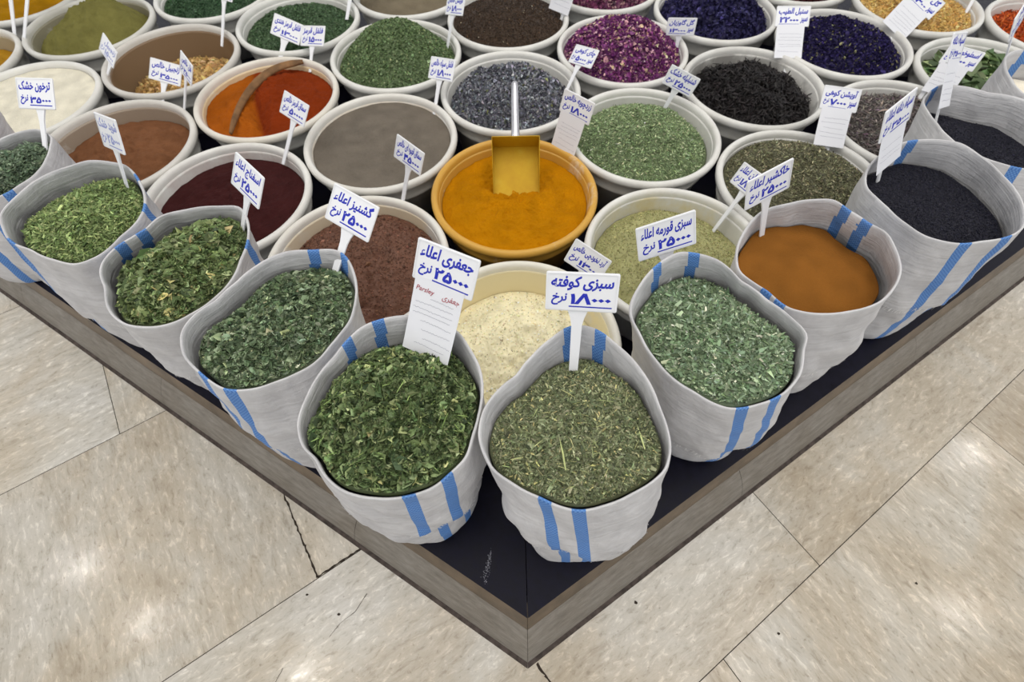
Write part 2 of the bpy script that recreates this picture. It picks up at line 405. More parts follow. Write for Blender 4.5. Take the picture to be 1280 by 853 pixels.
# price signs: foot point, plate axes u (right) and v (up), plate width, height, stake length, stake offset
SIGNS = {
    'kofte': ((0.0858,0.2772,0.4496),(0.9895,-0.1299,0.0629),(0.0168,0.5363,0.8439),0.0931,0.0533,0.1039,0.038),
    'jafari': ((-0.1207,0.3074,0.4645),(0.8911,-0.4536,-0.0117),(0.2656,0.5004,0.8241),0.0906,0.0566,0.1077,0.003),
    'geshniz': ((-0.2913,0.4741,0.4489),(0.8248,-0.5641,-0.0386),(0.4233,0.5707,0.7036),0.0924,0.0585,0.0758,-0.017),
    'esfenaj': ((-0.4726,0.5734,0.4474),(0.7026,-0.711,-0.0292),(0.4482,0.4103,0.7942),0.0889,0.0564,0.0645,-0.057),
    'ghorme': ((0.2555,0.4551,0.4481),(0.9578,0.2297,0.1726),(-0.2462,0.3463,0.9052),0.0929,0.0573,0.045,0.013),
    'nokhod': ((0.1105,0.5413,0.2499),(0.7949,-0.5837,-0.1655),(0.4143,0.323,0.8509),0.0833,0.0524,0.0814,-0.063),
    'khakshir': ((0.4396,0.552,0.4457),(0.8924,0.4093,0.19),(-0.2848,0.1843,0.9407),0.0838,0.0535,0.0663,-0.016),
    'zanin': ((0.4722,0.7423,0.2493),(0.1888,-0.9447,0.2683),(0.4127,0.3243,0.8512),0.0803,0.0491,0.0963,-0.137),
    'siah': ((0.6939,0.678,0.4477),(0.7908,0.6017,0.1118),(-0.3117,0.2387,0.9197),0.0882,0.0555,0.0841,0.094),
    'zard': ((0.1416,0.984,0.2415),(0.7536,-0.6564,-0.0351),(0.1921,0.1688,0.9667),0.0876,0.0513,0.1185,-0.086),
    'shanb': ((0.4312,1.1699,0.2716),(0.8907,-0.3601,-0.2775),(0.3508,0.1562,0.9233),0.0846,0.0478,0.0491,0.003),
    'chai': ((0.1712,1.2713,0.2716),(0.6784,-0.7173,0.1586),(0.4583,0.582,0.6718),0.0831,0.0493,0.0639,0.057),
    'gav': ((0.5252,1.4789,0.2707),(0.9851,-0.1647,0.0488),(-0.0032,0.2668,0.9637),0.084,0.0448,0.0282,0.014),
    'sonbol': ((0.8398,1.3775,0.2537),(0.996,-0.0865,0.0233),(0.0525,0.774,0.631),0.0964,0.0555,0.1151,0.003),
    'avish': ((0.8001,0.9671,0.2742),(0.9864,-0.1491,-0.0689),(0.1572,0.7354,0.6591),0.0906,0.0536,0.1002,-0.011),
    'jou': ((1.2059,1.5114,0.2561),(0.7294,-0.5791,-0.3641),(0.6651,0.4758,0.5756),0.1078,0.0575,0.1057,-0.129),
    'osto': ((1.1437,1.1956,0.2713),(0.7829,-0.6218,0.0217),(0.366,0.4884,0.7921),0.0809,0.046,0.0849,0.338),
    'ghahve': ((-0.2636,0.8158,0.2459),(0.7389,-0.6672,-0.0939),(0.3267,0.2329,0.916),0.0851,0.0526,0.1216,-0.038),
    'somagh': ((-0.5721,0.993,0.2725),(0.7961,-0.5948,-0.1113),(0.4611,0.4772,0.7481),0.0845,0.0529,0.0946,-0.068),
    'felsia': ((-0.204,1.184,0.2658),(0.8129,-0.5552,0.1757),(0.2519,0.6073,0.7534),0.0866,0.0535,0.078,0.039),
    'felhen': ((-0.6961,1.4611,0.2668),(0.9191,-0.3154,-0.2362),(0.3898,0.6396,0.6626),0.0923,0.0575,0.0552,0.01),
    'felghe': ((-0.5957,1.4197,0.2662),(0.9096,-0.3853,0.1553),(0.2002,0.7341,0.6489),0.0902,0.0558,0.0538,0.008),
    'top1': ((-0.1843,1.5092,0.2725),(0.6814,-0.6862,0.2544),(0.2565,0.5495,0.7952),0.0854,0.0529,0.0786,0.102),
    'lb1': ((-0.9868,1.2636,0.2659),(0.9625,-0.2076,-0.1747),(0.2713,0.7194,0.6394),0.0897,0.0558,0.0455,0.029),
    'lb2': ((-0.9041,1.1986,0.2655),(0.6019,-0.7957,-0.0673),(0.4765,0.2902,0.8299),0.0846,0.0525,0.0981,0.058),
    'lb3': ((-1.1923,1.379,0.2694),(0.5902,-0.7547,-0.2865),(0.6656,0.2541,0.7017),0.0846,0.0525,0.0423,-0.24),
    'chil': ((-0.7145,0.6779,0.4472),(0.8071,-0.5608,0.1844),(0.137,0.4817,0.8656),0.0877,0.0568,0.0729,0.015),
    'tarkh': ((-0.9128,0.7718,0.4482),(0.974,-0.2106,0.0833),(0.1038,0.7419,0.6624),0.0893,0.0552,0.0926,-0.057),
    'st1': ((-1.5943,1.6281,0.2757),(0.9844,-0.1705,0.0427),(0.1017,0.751,0.6525),0.0947,0.0598,0.1491,-0.033),
    'st2': ((-1.5374,1.5781,0.2756),(0.961,-0.2653,0.078),(0.1797,0.8136,0.553),0.0929,0.0578,0.1903,0.028),
    'dd': ((0.1824,1.657,0.2718),(0.9342,-0.2688,-0.2345),(0.2949,0.2121,0.9317),0.0819,0.048,0.1016,-0.165),
    'ee': ((0.8165,1.71,0.2702),(0.9834,-0.1725,0.0559),(0.0496,0.5526,0.832),0.0786,0.0457,0.0622,0.172),
    'ff': ((1.5255,1.6741,0.272),(0.9384,-0.2798,-0.2028),(0.3375,0.6161,0.7117),0.0853,0.0502,0.0558,0.008),
    'hh': ((-0.5262,1.7034,0.2767),(0.9113,-0.3906,0.1306),(0.2425,0.7651,0.5965),0.1023,0.0633,0.0821,0.13),
    'ii': ((-0.9053,1.5665,0.2704),(0.8922,-0.451,-0.0235),(0.3095,0.5726,0.7592),0.0765,0.0451,0.1097,-0.04),
}
PH = 0.12                      # deck height
TUB_H, TUB_R = 0.16, 0.199

# ------------------------------------------------------------------ floor: stone tiles with open joints
def build_floor():
    m, nt, b = new_mat('travertine_tiles', 0.3, 0.45)
    a = N(nt, 'ShaderNodeVertexColor', layer_name='Col')
    uv = N(nt, 'ShaderNodeUVMap', uv_map='UVMap').outputs[0]
    def mapped(sx, sy):
        mp = N(nt, 'ShaderNodeMapping'); mp.inputs['Scale'].default_value = (sx, sy, 1); nt.links.new(uv, mp.inputs['Vector']); return mp.outputs[0]
    def nz(vec, scale, det, rg, dist):
        n = N(nt, 'ShaderNodeTexNoise', i_Scale=scale, i_Detail=det, i_Roughness=rg, i_Distortion=dist); nt.links.new(vec, n.inputs['Vector']); return n.outputs[0]
    broad = nz(mapped(1, 1), 3.2, 6, 0.62, 0.6)
    streak = nz(mapped(5, 26), 1.0, 8, 0.72, 0.9)
    fleck = nz(mapped(34, 85), 1.0, 5, 0.7, 0.6)
    speck = nz(mapped(90, 120), 1.0, 3, 0.6, 0.3)
    base = ramp(nt, broad, [(0.30, (178, 165, 146)), (0.46, (190, 181, 167)), (0.58, (195, 190, 181)), (0.72, (201, 198, 193))])
    base = mixc(nt, 1.0, base, ramp(nt, streak, [(0.30, (0.78, 0.755, 0.72, 1)), (0.44, (0.945, 0.94, 0.93, 1)), (0.56, (1.02, 1.02, 1.02, 1)), (0.70, (1.17, 1.18, 1.20, 1))]), 'MULTIPLY')
    base = mixc(nt, 1.0, base, ramp(nt, fleck, [(0.32, (0.72, 0.70, 0.67, 1)), (0.44, (0.95, 0.95, 0.94, 1)), (0.55, (1.0, 1.0, 1.0, 1)), (0.67, (1.34, 1.35, 1.36, 1))]), 'MULTIPLY')
    base = mixc(nt, 1.0, base, ramp(nt, speck, [(0.27, (0.72, 0.70, 0.68, 1)), (0.38, (1, 1, 1, 1))]), 'MULTIPLY')
    tone = N(nt, 'ShaderNodeSeparateColor'); nt.links.new(a.outputs[0], tone.inputs[0])
    tr = ramp(nt, tone.outputs[2], [(0.0, (0.93, 0.91, 0.88, 1)), (1.0, (1.07, 1.07, 1.06, 1))])
    base = mixc(nt, 1.0, base, tr, 'MULTIPLY')
    nt.links.new(base, b.inputs['Base Color'])
    rr = ramp(nt, fleck, [(0.3, (0.24, 0.24, 0.24, 1)), (0.6, (0.12, 0.12, 0.12, 1))]); nt.links.new(rr, b.inputs['Roughness'])
    bump(nt, b, speck, 0.05, 0.001)
    grout = plain('dark_joint', (58, 50, 44), 0.9, 0.1)
    e1 = np.array([math.cos(math.radians(33)), math.sin(math.radians(33))]); e2 = np.array([-e1[1], e1[0]])
    V = []; F = []; C = []; MI = []; UV = []
    def poly(pts, col, z, mi, turn=0, o2=(0, 0)):
        n = len(V); V.extend([(p[0], p[1], z) for p in pts]); F.append(list(range(n, n + len(pts)))); C.extend([col] * len(pts)); MI.append(mi)
        for p in pts:
            q = np.array(p[:2]); s_, t_ = float(q @ e1), float(q @ e2)
            UV.append(((t_, s_) if turn else (s_, t_)) + np.array(o2))
    R = np.random.default_rng(3)
    g = 0.0008
    off = {-1: 0.269, 0: 0.549, 1: -0.312, 2: -0.588}
    for k in range(-6, 9):
        b0 = -0.845 + 0.553 * (k + 1); b1 = b0 + 0.553
        o = off.get(k, R.random())
        ln = 1.25 if k == 0 else 0.83
        for q in range(-6, 7):
            a0 = o + q * ln; a1 = a0 + ln
            tone = {(0, 0): 0.45, (0, -1): 0.4, (-1, 0): 0.6, (1, -1): 0.25, (2, -1): 0.95, (2, 0): 0.9}.get((k, q), R.random())
            col = (R.random(), R.random(), tone)
            pts = [e1 * (a0 + g) + e2 * (b0 + g), e1 * (a1 - g) + e2 * (b0 + g), e1 * (a1 - g) + e2 * (b1 - g), e1 * (a0 + g) + e2 * (b1 - g)]
            poly(pts, col, 0.0, 0, turn=0 if k == 0 else int(R.random() < .6) if k not in (-1, 1) else 1, o2=R.random(2) * 20)
    poly([(-6, -4), (6, -4), (6, 6), (-6, 6)], (.5, .5, .5), -0.003, 1)
    def crack(pts, wd):
        for (p, q) in zip(pts, pts[1:]):
            p = np.array(p); q = np.array(q); nseg = max(2, int(np.hypot(*(q - p)) / .006)); d = (q - p) / np.hypot(*(q - p)); nn_ = np.array([-d[1], d[0]])
            ts = np.linspace(0, 1, nseg + 1); ws = wd * R.uniform(.4, 1.2, nseg + 1); of = R.normal(0, wd * .35, nseg + 1)
            for a_ in range(nseg):
                m0 = p + (q - p) * ts[a_] + nn_ * of[a_]; m1 = p + (q - p) * ts[a_ + 1] + nn_ * of[a_ + 1]
                poly([m0 - nn_ * ws[a_], m1 - nn_ * ws[a_ + 1], m1 + nn_ * ws[a_ + 1], m0 + nn_ * ws[a_]], (.5, .5, .5), .0005, 1)
    crack([(-.512, .215), (-.444, .111), (-.405, .0507), (-.328, .1008), (-.300, .119)], .0021)
    crack([(-.300, .020), (-.318, -.010), (-.345, -.030), (-.362, -.052)], .0005)
    crack([(-.44, -.10), (-.452, -.128), (-.478, -.140)], .0006)
    crack([(.035, -.100), (.050, -.118), (.062, -.135)], .0022)
    for (sx, sy, sr) in ((.838, .408, .010), (.829, .402, .006), (.64, .300, .004), (.235, -.005, .004), (.50, -.06, .003), (-.42, .02, .003), (-.35, -.015, .003), (.80, .02, .003)):
        k_ = 11; poly([(sx + sr * R.uniform(.6, 1.25) * math.cos(2 * math.pi * t_ / k_), sy + sr * R.uniform(.5, 1.1) * math.sin(2 * math.pi * t_ / k_)) for t_ in range(k_)], (.5, .5, .5), .0006, 1)
    me = mesh_from(V, F, uvs=np.array(UV), cols=np.array(C))
    me.polygons.foreach_set('material_index', np.array(MI, np.int32))
    fl = obj('floor', me, [m, grout]); tag(fl, 'polished beige stone tile floor around the display platform', 'floor', kind='structure')
build_floor()
cl = obj('ceiling', prism_z([(-5, -3.5), (5, -3.5), (5, 5.5), (-5, 5.5)], 3.36, 3.44), plain('white_ceiling', (226, 225, 222), 0.9, 0.1)); tag(cl, 'plain white ceiling above the display', 'ceiling', kind='structure')

# ------------------------------------------------------------------ platform: two dark boards, a brown edge strip, bevelled stone skirting
def build_platform():
    root = empty('display_platform', (0.018, -0.025, 0))
    tag(root, 'low corner platform with dark navy top and stone skirting under the tubs and sacks', 'platform')
    A = math.radians(31.4)
    dl = np.array([-math.cos(A), math.sin(A)]); dr = np.array([math.cos(A), math.sin(A)])
    nl = np.array([-math.sin(A), -math.cos(A)]); nr = np.array([math.sin(A), -math.cos(A)])
    Lg = 3.4
    def off(o):            # mitred corner point of both sides pushed out by o
        return np.array([0, -o / math.cos(A)])
    m, nt, b = new_mat('navy_board', 0.45, 0.14)
    tc = N(nt, 'ShaderNodeTexCoord')
    f = noise(nt, 60, 5, 0.7, tc.outputs['Object'])
    nt.links.new(ramp(nt, f, [(0.3, (14, 13, 24)), (0.75, (22, 21, 38))]), b.inputs['Base Color'])
    nt.links.new(ramp(nt, f, [(0.3, (0.32, 0.32, 0.32, 1)), (0.7, (0.5, 0.5, 0.5, 1))]), b.inputs['Roughness'])
    g = 0.0007
    top = 3.0
    def board(sign):
        d = dl if sign < 0 else dr
        far = d * Lg
        pts = [np.array([sign * g, 0.0 + g]), far, np.array([far[0], top]), np.array([sign * g, top])]
        if sign < 0: pts = pts[::-1]
        me = prism_z(pts, 0.09, PH)
        return obj('deck_board', me, m, root)
    lb_ = board(-1); board(1)
    rs = np.random.default_rng(21); SV = []; SF = []
    for k in range(160):
        t_ = rs.random() ** .7; px_ = -.076 + .012 * t_ + rs.normal(0, .004 * (1.1 - t_)); py_ = .056 + .050 * t_ + rs.normal(0, .003)
        s_ = rs.uniform(.0003, .0010); a_ = rs.random() * 3.14; ca, sa = math.cos(a_) * s_, math.sin(a_) * s_; b_ = len(SV)
        SV += [(px_ + ca, py_ + sa, PH + .0004), (px_ - sa, py_ + ca, PH + .0004), (px_ - ca, py_ - sa, PH + .0004), (px_ + sa, py_ - ca, PH + .0004)]; SF.append([b_, b_ + 1, b_ + 2, b_ + 3])
    tag(obj('white_scuff', mesh_from(SV, SF), plain('white_dust', (150, 150, 160), .9, .1), lb_), None, None, None, 'stuff')
    # raised core under the boards
    strip_m = plain('brown_edge_strip', (104, 90, 74), 0.45, 0.4, 0.0, 0.18, 14)
    ms, nt, b = new_mat('stone_skirting', 0.55, 0.35)
    tc = N(nt, 'ShaderNodeTexCoord')
    uv = N(nt, 'ShaderNodeUVMap', uv_map='UVMap')
    mp = N(nt, 'ShaderNodeMapping'); mp.inputs['Scale'].default_value = (22, 130, 1); nt.links.new(uv.outputs[0], mp.inputs['Vector'])
    st = noise(nt, 1.0, 6, 0.7, mp.outputs[0]); f = noise(nt, 7, 5, 0.6, tc.outputs['Object'])
    base = ramp(nt, st, [(0.25, (90, 84, 75)), (0.5, (130, 123, 113)), (0.75, (160, 154, 146))])
    base = mixc(nt, 0.35, base, ramp(nt, f, [(0.3, (108, 99, 87)), (0.7, (140, 136, 130))]))
    nt.links.new(base, b.inputs['Base Color']); bump(nt, b, st, 0.4, 0.002)
    def band(name, side, o0, z0, o1, z1, mat, s0, s1, thick=0.012, bulge=0.0):
        """a moulding piece along one side between lengths s0..s1; profile from (o0,z0) down to (o1,z1)."""
        d = dl if side < 0 else dr; n = nl if side < 0 else nr
        prof = []
        K = 6
        for k in range(K + 1):
            t = k / K
            prof.append((o0 + (o1 - o0) * t + bulge * math.sin(math.pi * t) * 0.7, z0 + (z1 - z0) * t + bulge * math.sin(math.pi * t) * 0.7))
        inner = [(-0.02, z1), (-0.02, z0)]
        full = prof + inner
        V = []; U = []
        for s in (s0, s1):
            for o, z in full:
                if s == 0: p = off(o) + d * 0.0004
                else: p = d * s + n * o
                V.append((p[0], p[1], z)); U.append((s, z))
        nf = len(full); F = [[i, (i + 1) % nf, nf + (i + 1) % nf, nf + i] for i in range(nf)]
        F += [list(range(nf))[::-1], list(range(nf, 2 * nf))]
        me = mesh_from(V, F, uvs=U)
        bm = bmesh.new(); bm.from_mesh(me); bmesh.ops.recalc_face_normals(bm, faces=bm.faces); bm.to_mesh(me); bm.free()
        return obj(name, me, mat, root)
    joint_shade = plain('grimy_joint_and_shade', (74, 66, 62), 0.85, 0.1, 0, 0.25, 60)
    for side in (-1, 1):
        band('edge_strip', side, 0.0, PH - 0.0006, 0.016, 0.074, strip_m, 0, Lg, bulge=0.002)
        cuts = [0, 0.38, 0.98, 1.55, 2.4, Lg] if side < 0 else [0, 0.52, 1.12, 1.75, 2.5, Lg]
        for c0, c1 in zip(cuts, cuts[1:]):
            band('skirting_stone', side, 0.0165, 0.0745, 0.064, 0.0, ms, c0 + (0.0005 if c0 else 0), c1 - 0.0005, bulge=0.006)
        # grimy joint at the skirting foot, contact shadow painted into its dark colour
        band('floor_joint_and_shade', side, 0.0635, 0.0035, 0.071, 0.0, joint_shade, 0, Lg)
    # body of the platform under the boards
    pts = [off(-0.03), dr * Lg + nr * -0.03, np.array([(dr * Lg)[0], top]), np.array([(dl * Lg)[0], top]), dl * Lg + nl * -0.03]
    obj('platform_core', prism_z(pts, 0.0, 0.0895), plain('dark_core', (40, 36, 34), 0.8, 0.1), root)
build_platform()

# ------------------------------------------------------------------ heap builder
def srgb_pick(pal, n, rng):
    """pal: list of (weight, (r,g,b)); returns linear colours with a little variation."""
    w = np.array([p[0] for p in pal], float); w /= w.sum()
    c = np.array([lin(p[1]) for p in pal])
    i = rng.choice(len(pal), n, p=w)
    return np.clip(c[i] * rng.lognormal(-0.03, 0.28, (n, 1)) * rng.normal(1, 0.05, (n, 3)), 0, 0.9)

def pal_mean(pal):
    w = np.array([p[0] for p in pal], float); w /= w.sum()
    return (w[:, None] * np.array([lin(p[1]) for p in pal])).sum(0)

def flakes(kind, n, size, P, rng, pal, tilt):
    """n little pieces at points P; returns verts, faces, colours."""
    yaw = rng.random(n) * 2 * np.pi
    tz = rng.normal(0, tilt, n)
    roll = rng.normal(0, tilt * 1.2, n)
    u = np.stack([np.cos(yaw) * np.cos(tz), np.sin(yaw) * np.cos(tz), np.sin(tz)], 1)
    w0 = np.stack([-np.sin(yaw), np.cos(yaw), np.zeros(n)], 1)
    nn = np.cross(u, w0)
    w = w0 * np.cos(roll)[:, None] + nn * np.sin(roll)[:, None]
    nn = np.cross(u, w)
    s = rng.lognormal(0, 0.28, n)[:, None]
    L = size[0] * s; W = size[1] * s * rng.uniform(0.75, 1.25, (n, 1)); H = size[2] * s
    if kind == 'granule':
        a = rng.uniform(0.8, 1.2, (6, n, 1))
        v = np.stack([P + u * L * a[0] / 2, P + w * W * a[1] / 2, P - u * L * a[2] / 2, P - w * W * a[3] / 2, P + nn * H * a[4] / 2, P - nn * H * a[5] / 2], 1)
        f = np.array([[0, 1, 4], [1, 2, 4], [2, 3, 4], [3, 0, 4], [1, 0, 5], [2, 1, 5], [3, 2, 5], [0, 3, 5]])
    elif kind == 'leaf':
        # folded, curled leaflet: six points
        c = rng.normal(0, 0.25, (n, 1)); k = rng.uniform(0.2, 0.9, (n, 1)) * H
        v = np.stack([P - u * L / 2, P - u * L * 0.12 + w * W / 2 + nn * k, P + u * L * 0.22 + w * W * 0.42 + nn * k * 1.2, P + u * L / 2 + w * W * c,
                      P + u * L * 0.2 - w * W * 0.42 + nn * k, P - u * L * 0.15 - w * W / 2 + nn * k * 0.8, P + nn * H * 0.2], 1)
        f = np.array([[0, 6, 1], [1, 6, 2], [2, 6, 3], [3, 6, 4], [4, 6, 5], [5, 6, 0]])
    elif kind == 'curl':
        k = H
        v = np.stack([P - u * L / 2, P - u * L * .15 + w * W / 2 + nn * k, P + u * L * .2 + w * W / 2 + nn * k, P + u * L / 2 + nn * k * .3,
                      P + u * L * .15 - w * W / 2 + nn * k * .5, P - u * L * .2 - w * W / 2 + nn * k * .5], 1)
        f = np.array([[0, 1, 2], [0, 2, 3], [0, 3, 4], [0, 4, 5]])
    else:                       # needle: a narrow bent strip
        v = np.stack([P - u * L / 2 - w * W * .3, P - u * L / 2 + w * W * .3, P + nn * H - w * W / 2, P + nn * H + w * W / 2, P + u * L / 2], 1)
        f = np.array([[0, 2, 1], [1, 2, 3], [2, 4, 3]])
    m = v.shape[1]
    F = (f[None] + (np.arange(n) * m)[:, None, None]).reshape(-1, 3)
    C = np.repeat(srgb_pick(pal, n, rng), m, axis=0)
    return v.reshape(-1, 3), F, C

def heap(name, label, cat, centre, Rfun, zlev, spec, group=None, seed=0, zwall=None):
    """contents of a tub or a sack: a mound with its own pieces, one object of stuff.
    Rfun(theta) -> radius of the wall at the level; spec: dict of shape, palette and pieces."""
    rng = np.random.default_rng(100 + seed)
    dome = spec.get('dome', 0.03); pw = spec.get('pw', 1.0); tx, ty = spec.get('tilt', (0, 0)); bx, by = spec.get('peak', (0, 0))
    ns = spec.get('noise', [(18, 0.006), (60, 0.002)])
    hf = spec.get('hf')
    cx, cy = centre
    def height(x, y):
        th = np.arctan2(y, x); R = Rfun(th); r = np.clip(np.hypot(x, y) / R, 0, 1)
        px, py = x - bx * (1 - r), y - by * (1 - r)
        rp = np.clip(np.hypot(px, py) / R, 0, 1)
        z = dome * (1 - rp ** 2) ** pw + tx * x + ty * y
        for k, (sc, am) in enumerate(ns):
            z = z + am * 2 * fbm(x + seed * 3.7, y + seed * 1.3, k, sc, 3) * (1 - 0.6 * r ** 6)
        if hf is not None: z = z + hf(x, y) * (1 - r ** 5)
        return z
    na, nr = spec.get('res', (96, 44))
    th = np.linspace(0, 2 * np.pi, na, endpoint=False); rr = np.linspace(0, 1, nr + 1)[1:] ** 0.85
    TH, RR = np.meshgrid(th, rr, indexing='ij'); RB = Rfun(TH)
    X = RR * RB * np.cos(TH); Y = RR * RB * np.sin(TH); Z = height(X, Y)
    V = np.concatenate([[[0, 0, float(height(np.zeros(1), np.zeros(1))[0])]], np.stack([X, Y, Z], -1).reshape(-1, 3)])
    i, j = np.meshgrid(np.arange(na), np.arange(nr - 1), indexing='ij')
    a = 1 + i * nr + j; b = 1 + ((i + 1) % na) * nr + j
    Q = np.stack([a, a + 1, b + 1, b], -1).reshape(-1, 4)
    F = [np.concatenate([Q[:, [0, 1, 2]], Q[:, [0, 2, 3]]])]
    ii = np.arange(na); F.append(np.stack([np.zeros(na, int), 1 + ii * nr, 1 + ((ii + 1) % na) * nr], -1))
    # skirt: the mass below the surface, down along the wall
    base = len(V); sk = np.stack([RB[:, -1] * 0.86 * np.cos(th), RB[:, -1] * 0.86 * np.sin(th), np.full(na, -spec.get('depth', 0.05))], -1)
    V = np.concatenate([V, sk])
    t = 1 + ii * nr + nr - 1; t2 = 1 + ((ii + 1) % na) * nr + nr - 1; s = base + ii; s2 = base + (ii + 1) % na
    F += [np.stack([t, s, s2], -1), np.stack([t, s2, t2], -1)]
    pal = spec['pal']; mean = pal_mean(pal); gain = spec.get('gain', 1.0)
    cf = spec.get('cf')
    C = np.tile(mean, (len(V), 1)) * (1 + 0.25 * vnoise(V[:, 0] * 45 + seed, V[:, 1] * 45, 2))[:, None]
    if cf is not None: C = cf(V[:, 0], V[:, 1], C)
    nb = len(V); Fn = np.concatenate(F); nbF = len(Fn)
    Vs = [V]; Cs = [C]; Fs = [Fn]; tot = nb
    for (kind, n, size, tilt, pal2) in spec.get('pieces', []):
        th_ = rng.random(n) * 2 * np.pi; r_ = np.sqrt(rng.random(n)) * 0.975
        RBp = Rfun(th_) - size[0] * 0.25
        x = r_ * RBp * np.cos(th_); y = r_ * RBp * np.sin(th_)
        z = height(x, y) + rng.uniform(-0.2, 0.75, n) * size[0] * spec.get('lift', 0.3)
        v, f, c = flakes(kind, n, size, np.stack([x, y, z], 1), rng, pal2 or pal, tilt); c = np.clip(c * gain, 0, .9)
        # keep every piece inside the wall
        tv = np.arctan2(v[:, 1], v[:, 0]); rv = np.hypot(v[:, 0], v[:, 1]); lim = Rfun(tv) - 0.0022 - np.maximum(0, 0.004 - v[:, 2]) * 0.35
        k = np.minimum(1, lim / np.maximum(rv, 1e-6)); v[:, 0] *= k; v[:, 1] *= k
        Vs.append(v); Cs.append(c); Fs.append(f + tot); tot += len(v)
    me = mesh_from(np.concatenate(Vs), np.concatenate(Fs), False, cols=np.concatenate(Cs))
    sm = np.zeros(len(me.polygons), bool); sm[:nbF] = True
    me.polygons.foreach_set('use_smooth', sm)
    o = obj(name, me, spec.get('mat', M_POWDER) if not spec.get('pieces') else M_FLAKE, None, (cx, cy, zlev))
    tag(o, label, cat, group, 'stuff')
    return o, height

# ------------------------------------------------------------------ tubs
BODY = [(0.0, 0.0), (0.154, 0.0), (0.158, 0.003), (0.1765, 0.096), (0.1800, 0.0985), (0.1812, 0.103), (0.1800, 0.1075), (0.1788, 0.110), (0.1825, 0.137), (0.1840, 0.1385)]
RIM = [(0.1842, 0.1388), (0.1925, 0.1385), (0.1975, 0.1415), (TUB_R, 0.1480), (0.1985, 0.1545), (0.1950, 0.1588), (0.1905, 0.1600), (0.1862, 0.1586), (0.1832, 0.1548), (0.1818, 0.1500), (0.1810, 0.1440)]
WALL_IN = [(0.1810, 0.1440), (0.1800, 0.138), (0.1765, 0.120), (0.1725, 0.100), (0.1625, 0.055), (0.1535, 0.014), (0.150, 0.008), (0.140, 0.006), (0.0, 0.006)]
def tub_mesh():
    prof = BODY + WALL_IN
    me = lathe(prof, 96)
    co = np.empty(len(me.vertices) * 3, np.float32); me.vertices.foreach_get('co', co)
    idx = np.arange(len(me.vertices)) % len(prof)
    inner = (idx >= len(BODY)).astype(np.float32)
    ca = me.color_attributes.new('Col', 'FLOAT_COLOR', 'POINT')
    ca.data.foreach_set('color', np.stack([inner, inner, inner, np.ones_like(inner)], 1).ravel())
    rim = lathe(RIM, 96)
    ca = rim.color_attributes.new('Col', 'FLOAT_COLOR', 'POINT')
    n = len(rim.vertices); ca.data.foreach_set('color', np.tile(np.array([.22, .22, .22, 1], np.float32), (n, 1)).ravel())
    return me, rim
TUB_ME, RIM_ME = tub_mesh()
def tub_R(z):                 # inside radius at height z above the tub's foot
    return float(np.interp(z, [0.008, 0.014, 0.055, 0.100, 0.120, 0.138, 0.144, 0.16], [0.150, 0.1535, 0.1625, 0.1725, 0.1765, 0.1800, 0.1810, 0.1815]))

W8 = [(1, (228, 222, 196))]
def P2(*a): return [(w, c) for w, c in a]
GREEN_A = P2((5, (84, 100, 66)), (4, (104, 120, 84)), (2, (132, 146, 108)), (2, (62, 74, 48)), (.5, (170, 172, 140)))
GREEN_B = P2((5, (84, 102, 66)), (4, (98, 116, 80)), (2, (64, 80, 50)), (.5, (136, 142, 104)))
PURPLE = P2((5, (98, 42, 92)), (4, (78, 30, 76)), (2, (130, 72, 118)), (1.6, (186, 140, 150)), (.8, (196, 176, 140)))
LAV = P2((4, (122, 124, 132)), (4, (96, 97, 106)), (2, (156, 157, 162)), (2, (66, 67, 76)), (.4, (110, 116, 76)))
TEA = P2((5, (34, 30, 31)), (3, (46, 41, 41)), (1, (24, 22, 23)))
BLUE = P2((5, (42, 34, 82)), (4, (32, 26, 62)), (2, (58, 48, 104)), (.55, (150, 148, 104)))
VIO = P2((5, (44, 40, 82)), (4, (34, 32, 64)), (2, (62, 58, 104)), (.4, (80, 70, 138)))
THY = P2((4, (96, 90, 86)), (3, (76, 70, 68)), (2, (120, 112, 104)), (1, (58, 54, 54)), (.7, (104, 86, 96)))
DTH = P2((4, (84, 82, 60)), (3, (66, 66, 46)), (2, (112, 112, 84)), (1, (50, 48, 36)), (.6, (146, 140, 112)))
GRAIN = P2((5, (206, 168, 96)), (3, (186, 146, 78)), (2, (224, 194, 130)), (1, (150, 112, 60)))
BAY = P2((4, (84, 100, 66)), (3, (66, 82, 54)), (2, (108, 120, 84)), (1, (56, 66, 46)))
ORANGE = P2((4, (192, 82, 22)), (3, (172, 66, 16)), (2, (208, 104, 36)))
NUT = P2((5, (190, 156, 98)), (3, (168, 132, 78)), (2, (210, 180, 124)), (1, (146, 112, 68)))
PINKP = P2((5, (120, 56, 92)), (3, (92, 40, 76)), (1.5, (190, 150, 150)), (1, (60, 40, 50)))
DRED = P2((5, (78, 24, 30)), (3, (58, 18, 24)), (1, (110, 44, 48)))

def ora_cf(x, y, C):
    s = x + 0.045 + 0.35 * y - 0.25 * y * y
    k = np.clip(0.5 - s * 60, 0, 1)[:, None]
    v = (1 + 0.2 * vnoise(x * 30, y * 30, 3))[:, None]
    return (np.array(lin((160, 84, 18))) * k + np.array(lin((126, 48, 14))) * (1 - k)) * v
def ora_hf(x, y):
    s = x + 0.045 + 0.35 * y - 0.25 * y * y
    return -0.016 * np.exp(-(s / 0.018) ** 2) + 0.01 * np.clip(s * 12, -1, 1)
def tur_hf(x, y):            # the hollow where the scoop was pushed in
    d = np.hypot((x - 0.005) / 0.062, (y - 0.045) / 0.05)
    return -0.016 * np.exp(-d ** 2 * 1.3) + 0.007 * np.exp(-((d - 1.35) / 0.25) ** 2) * (y < 0.03)
def nut_hf(x, y): return 0.036 * np.clip((x * 0.75 - y * 0.45) / 0.16, -0.1, 1)
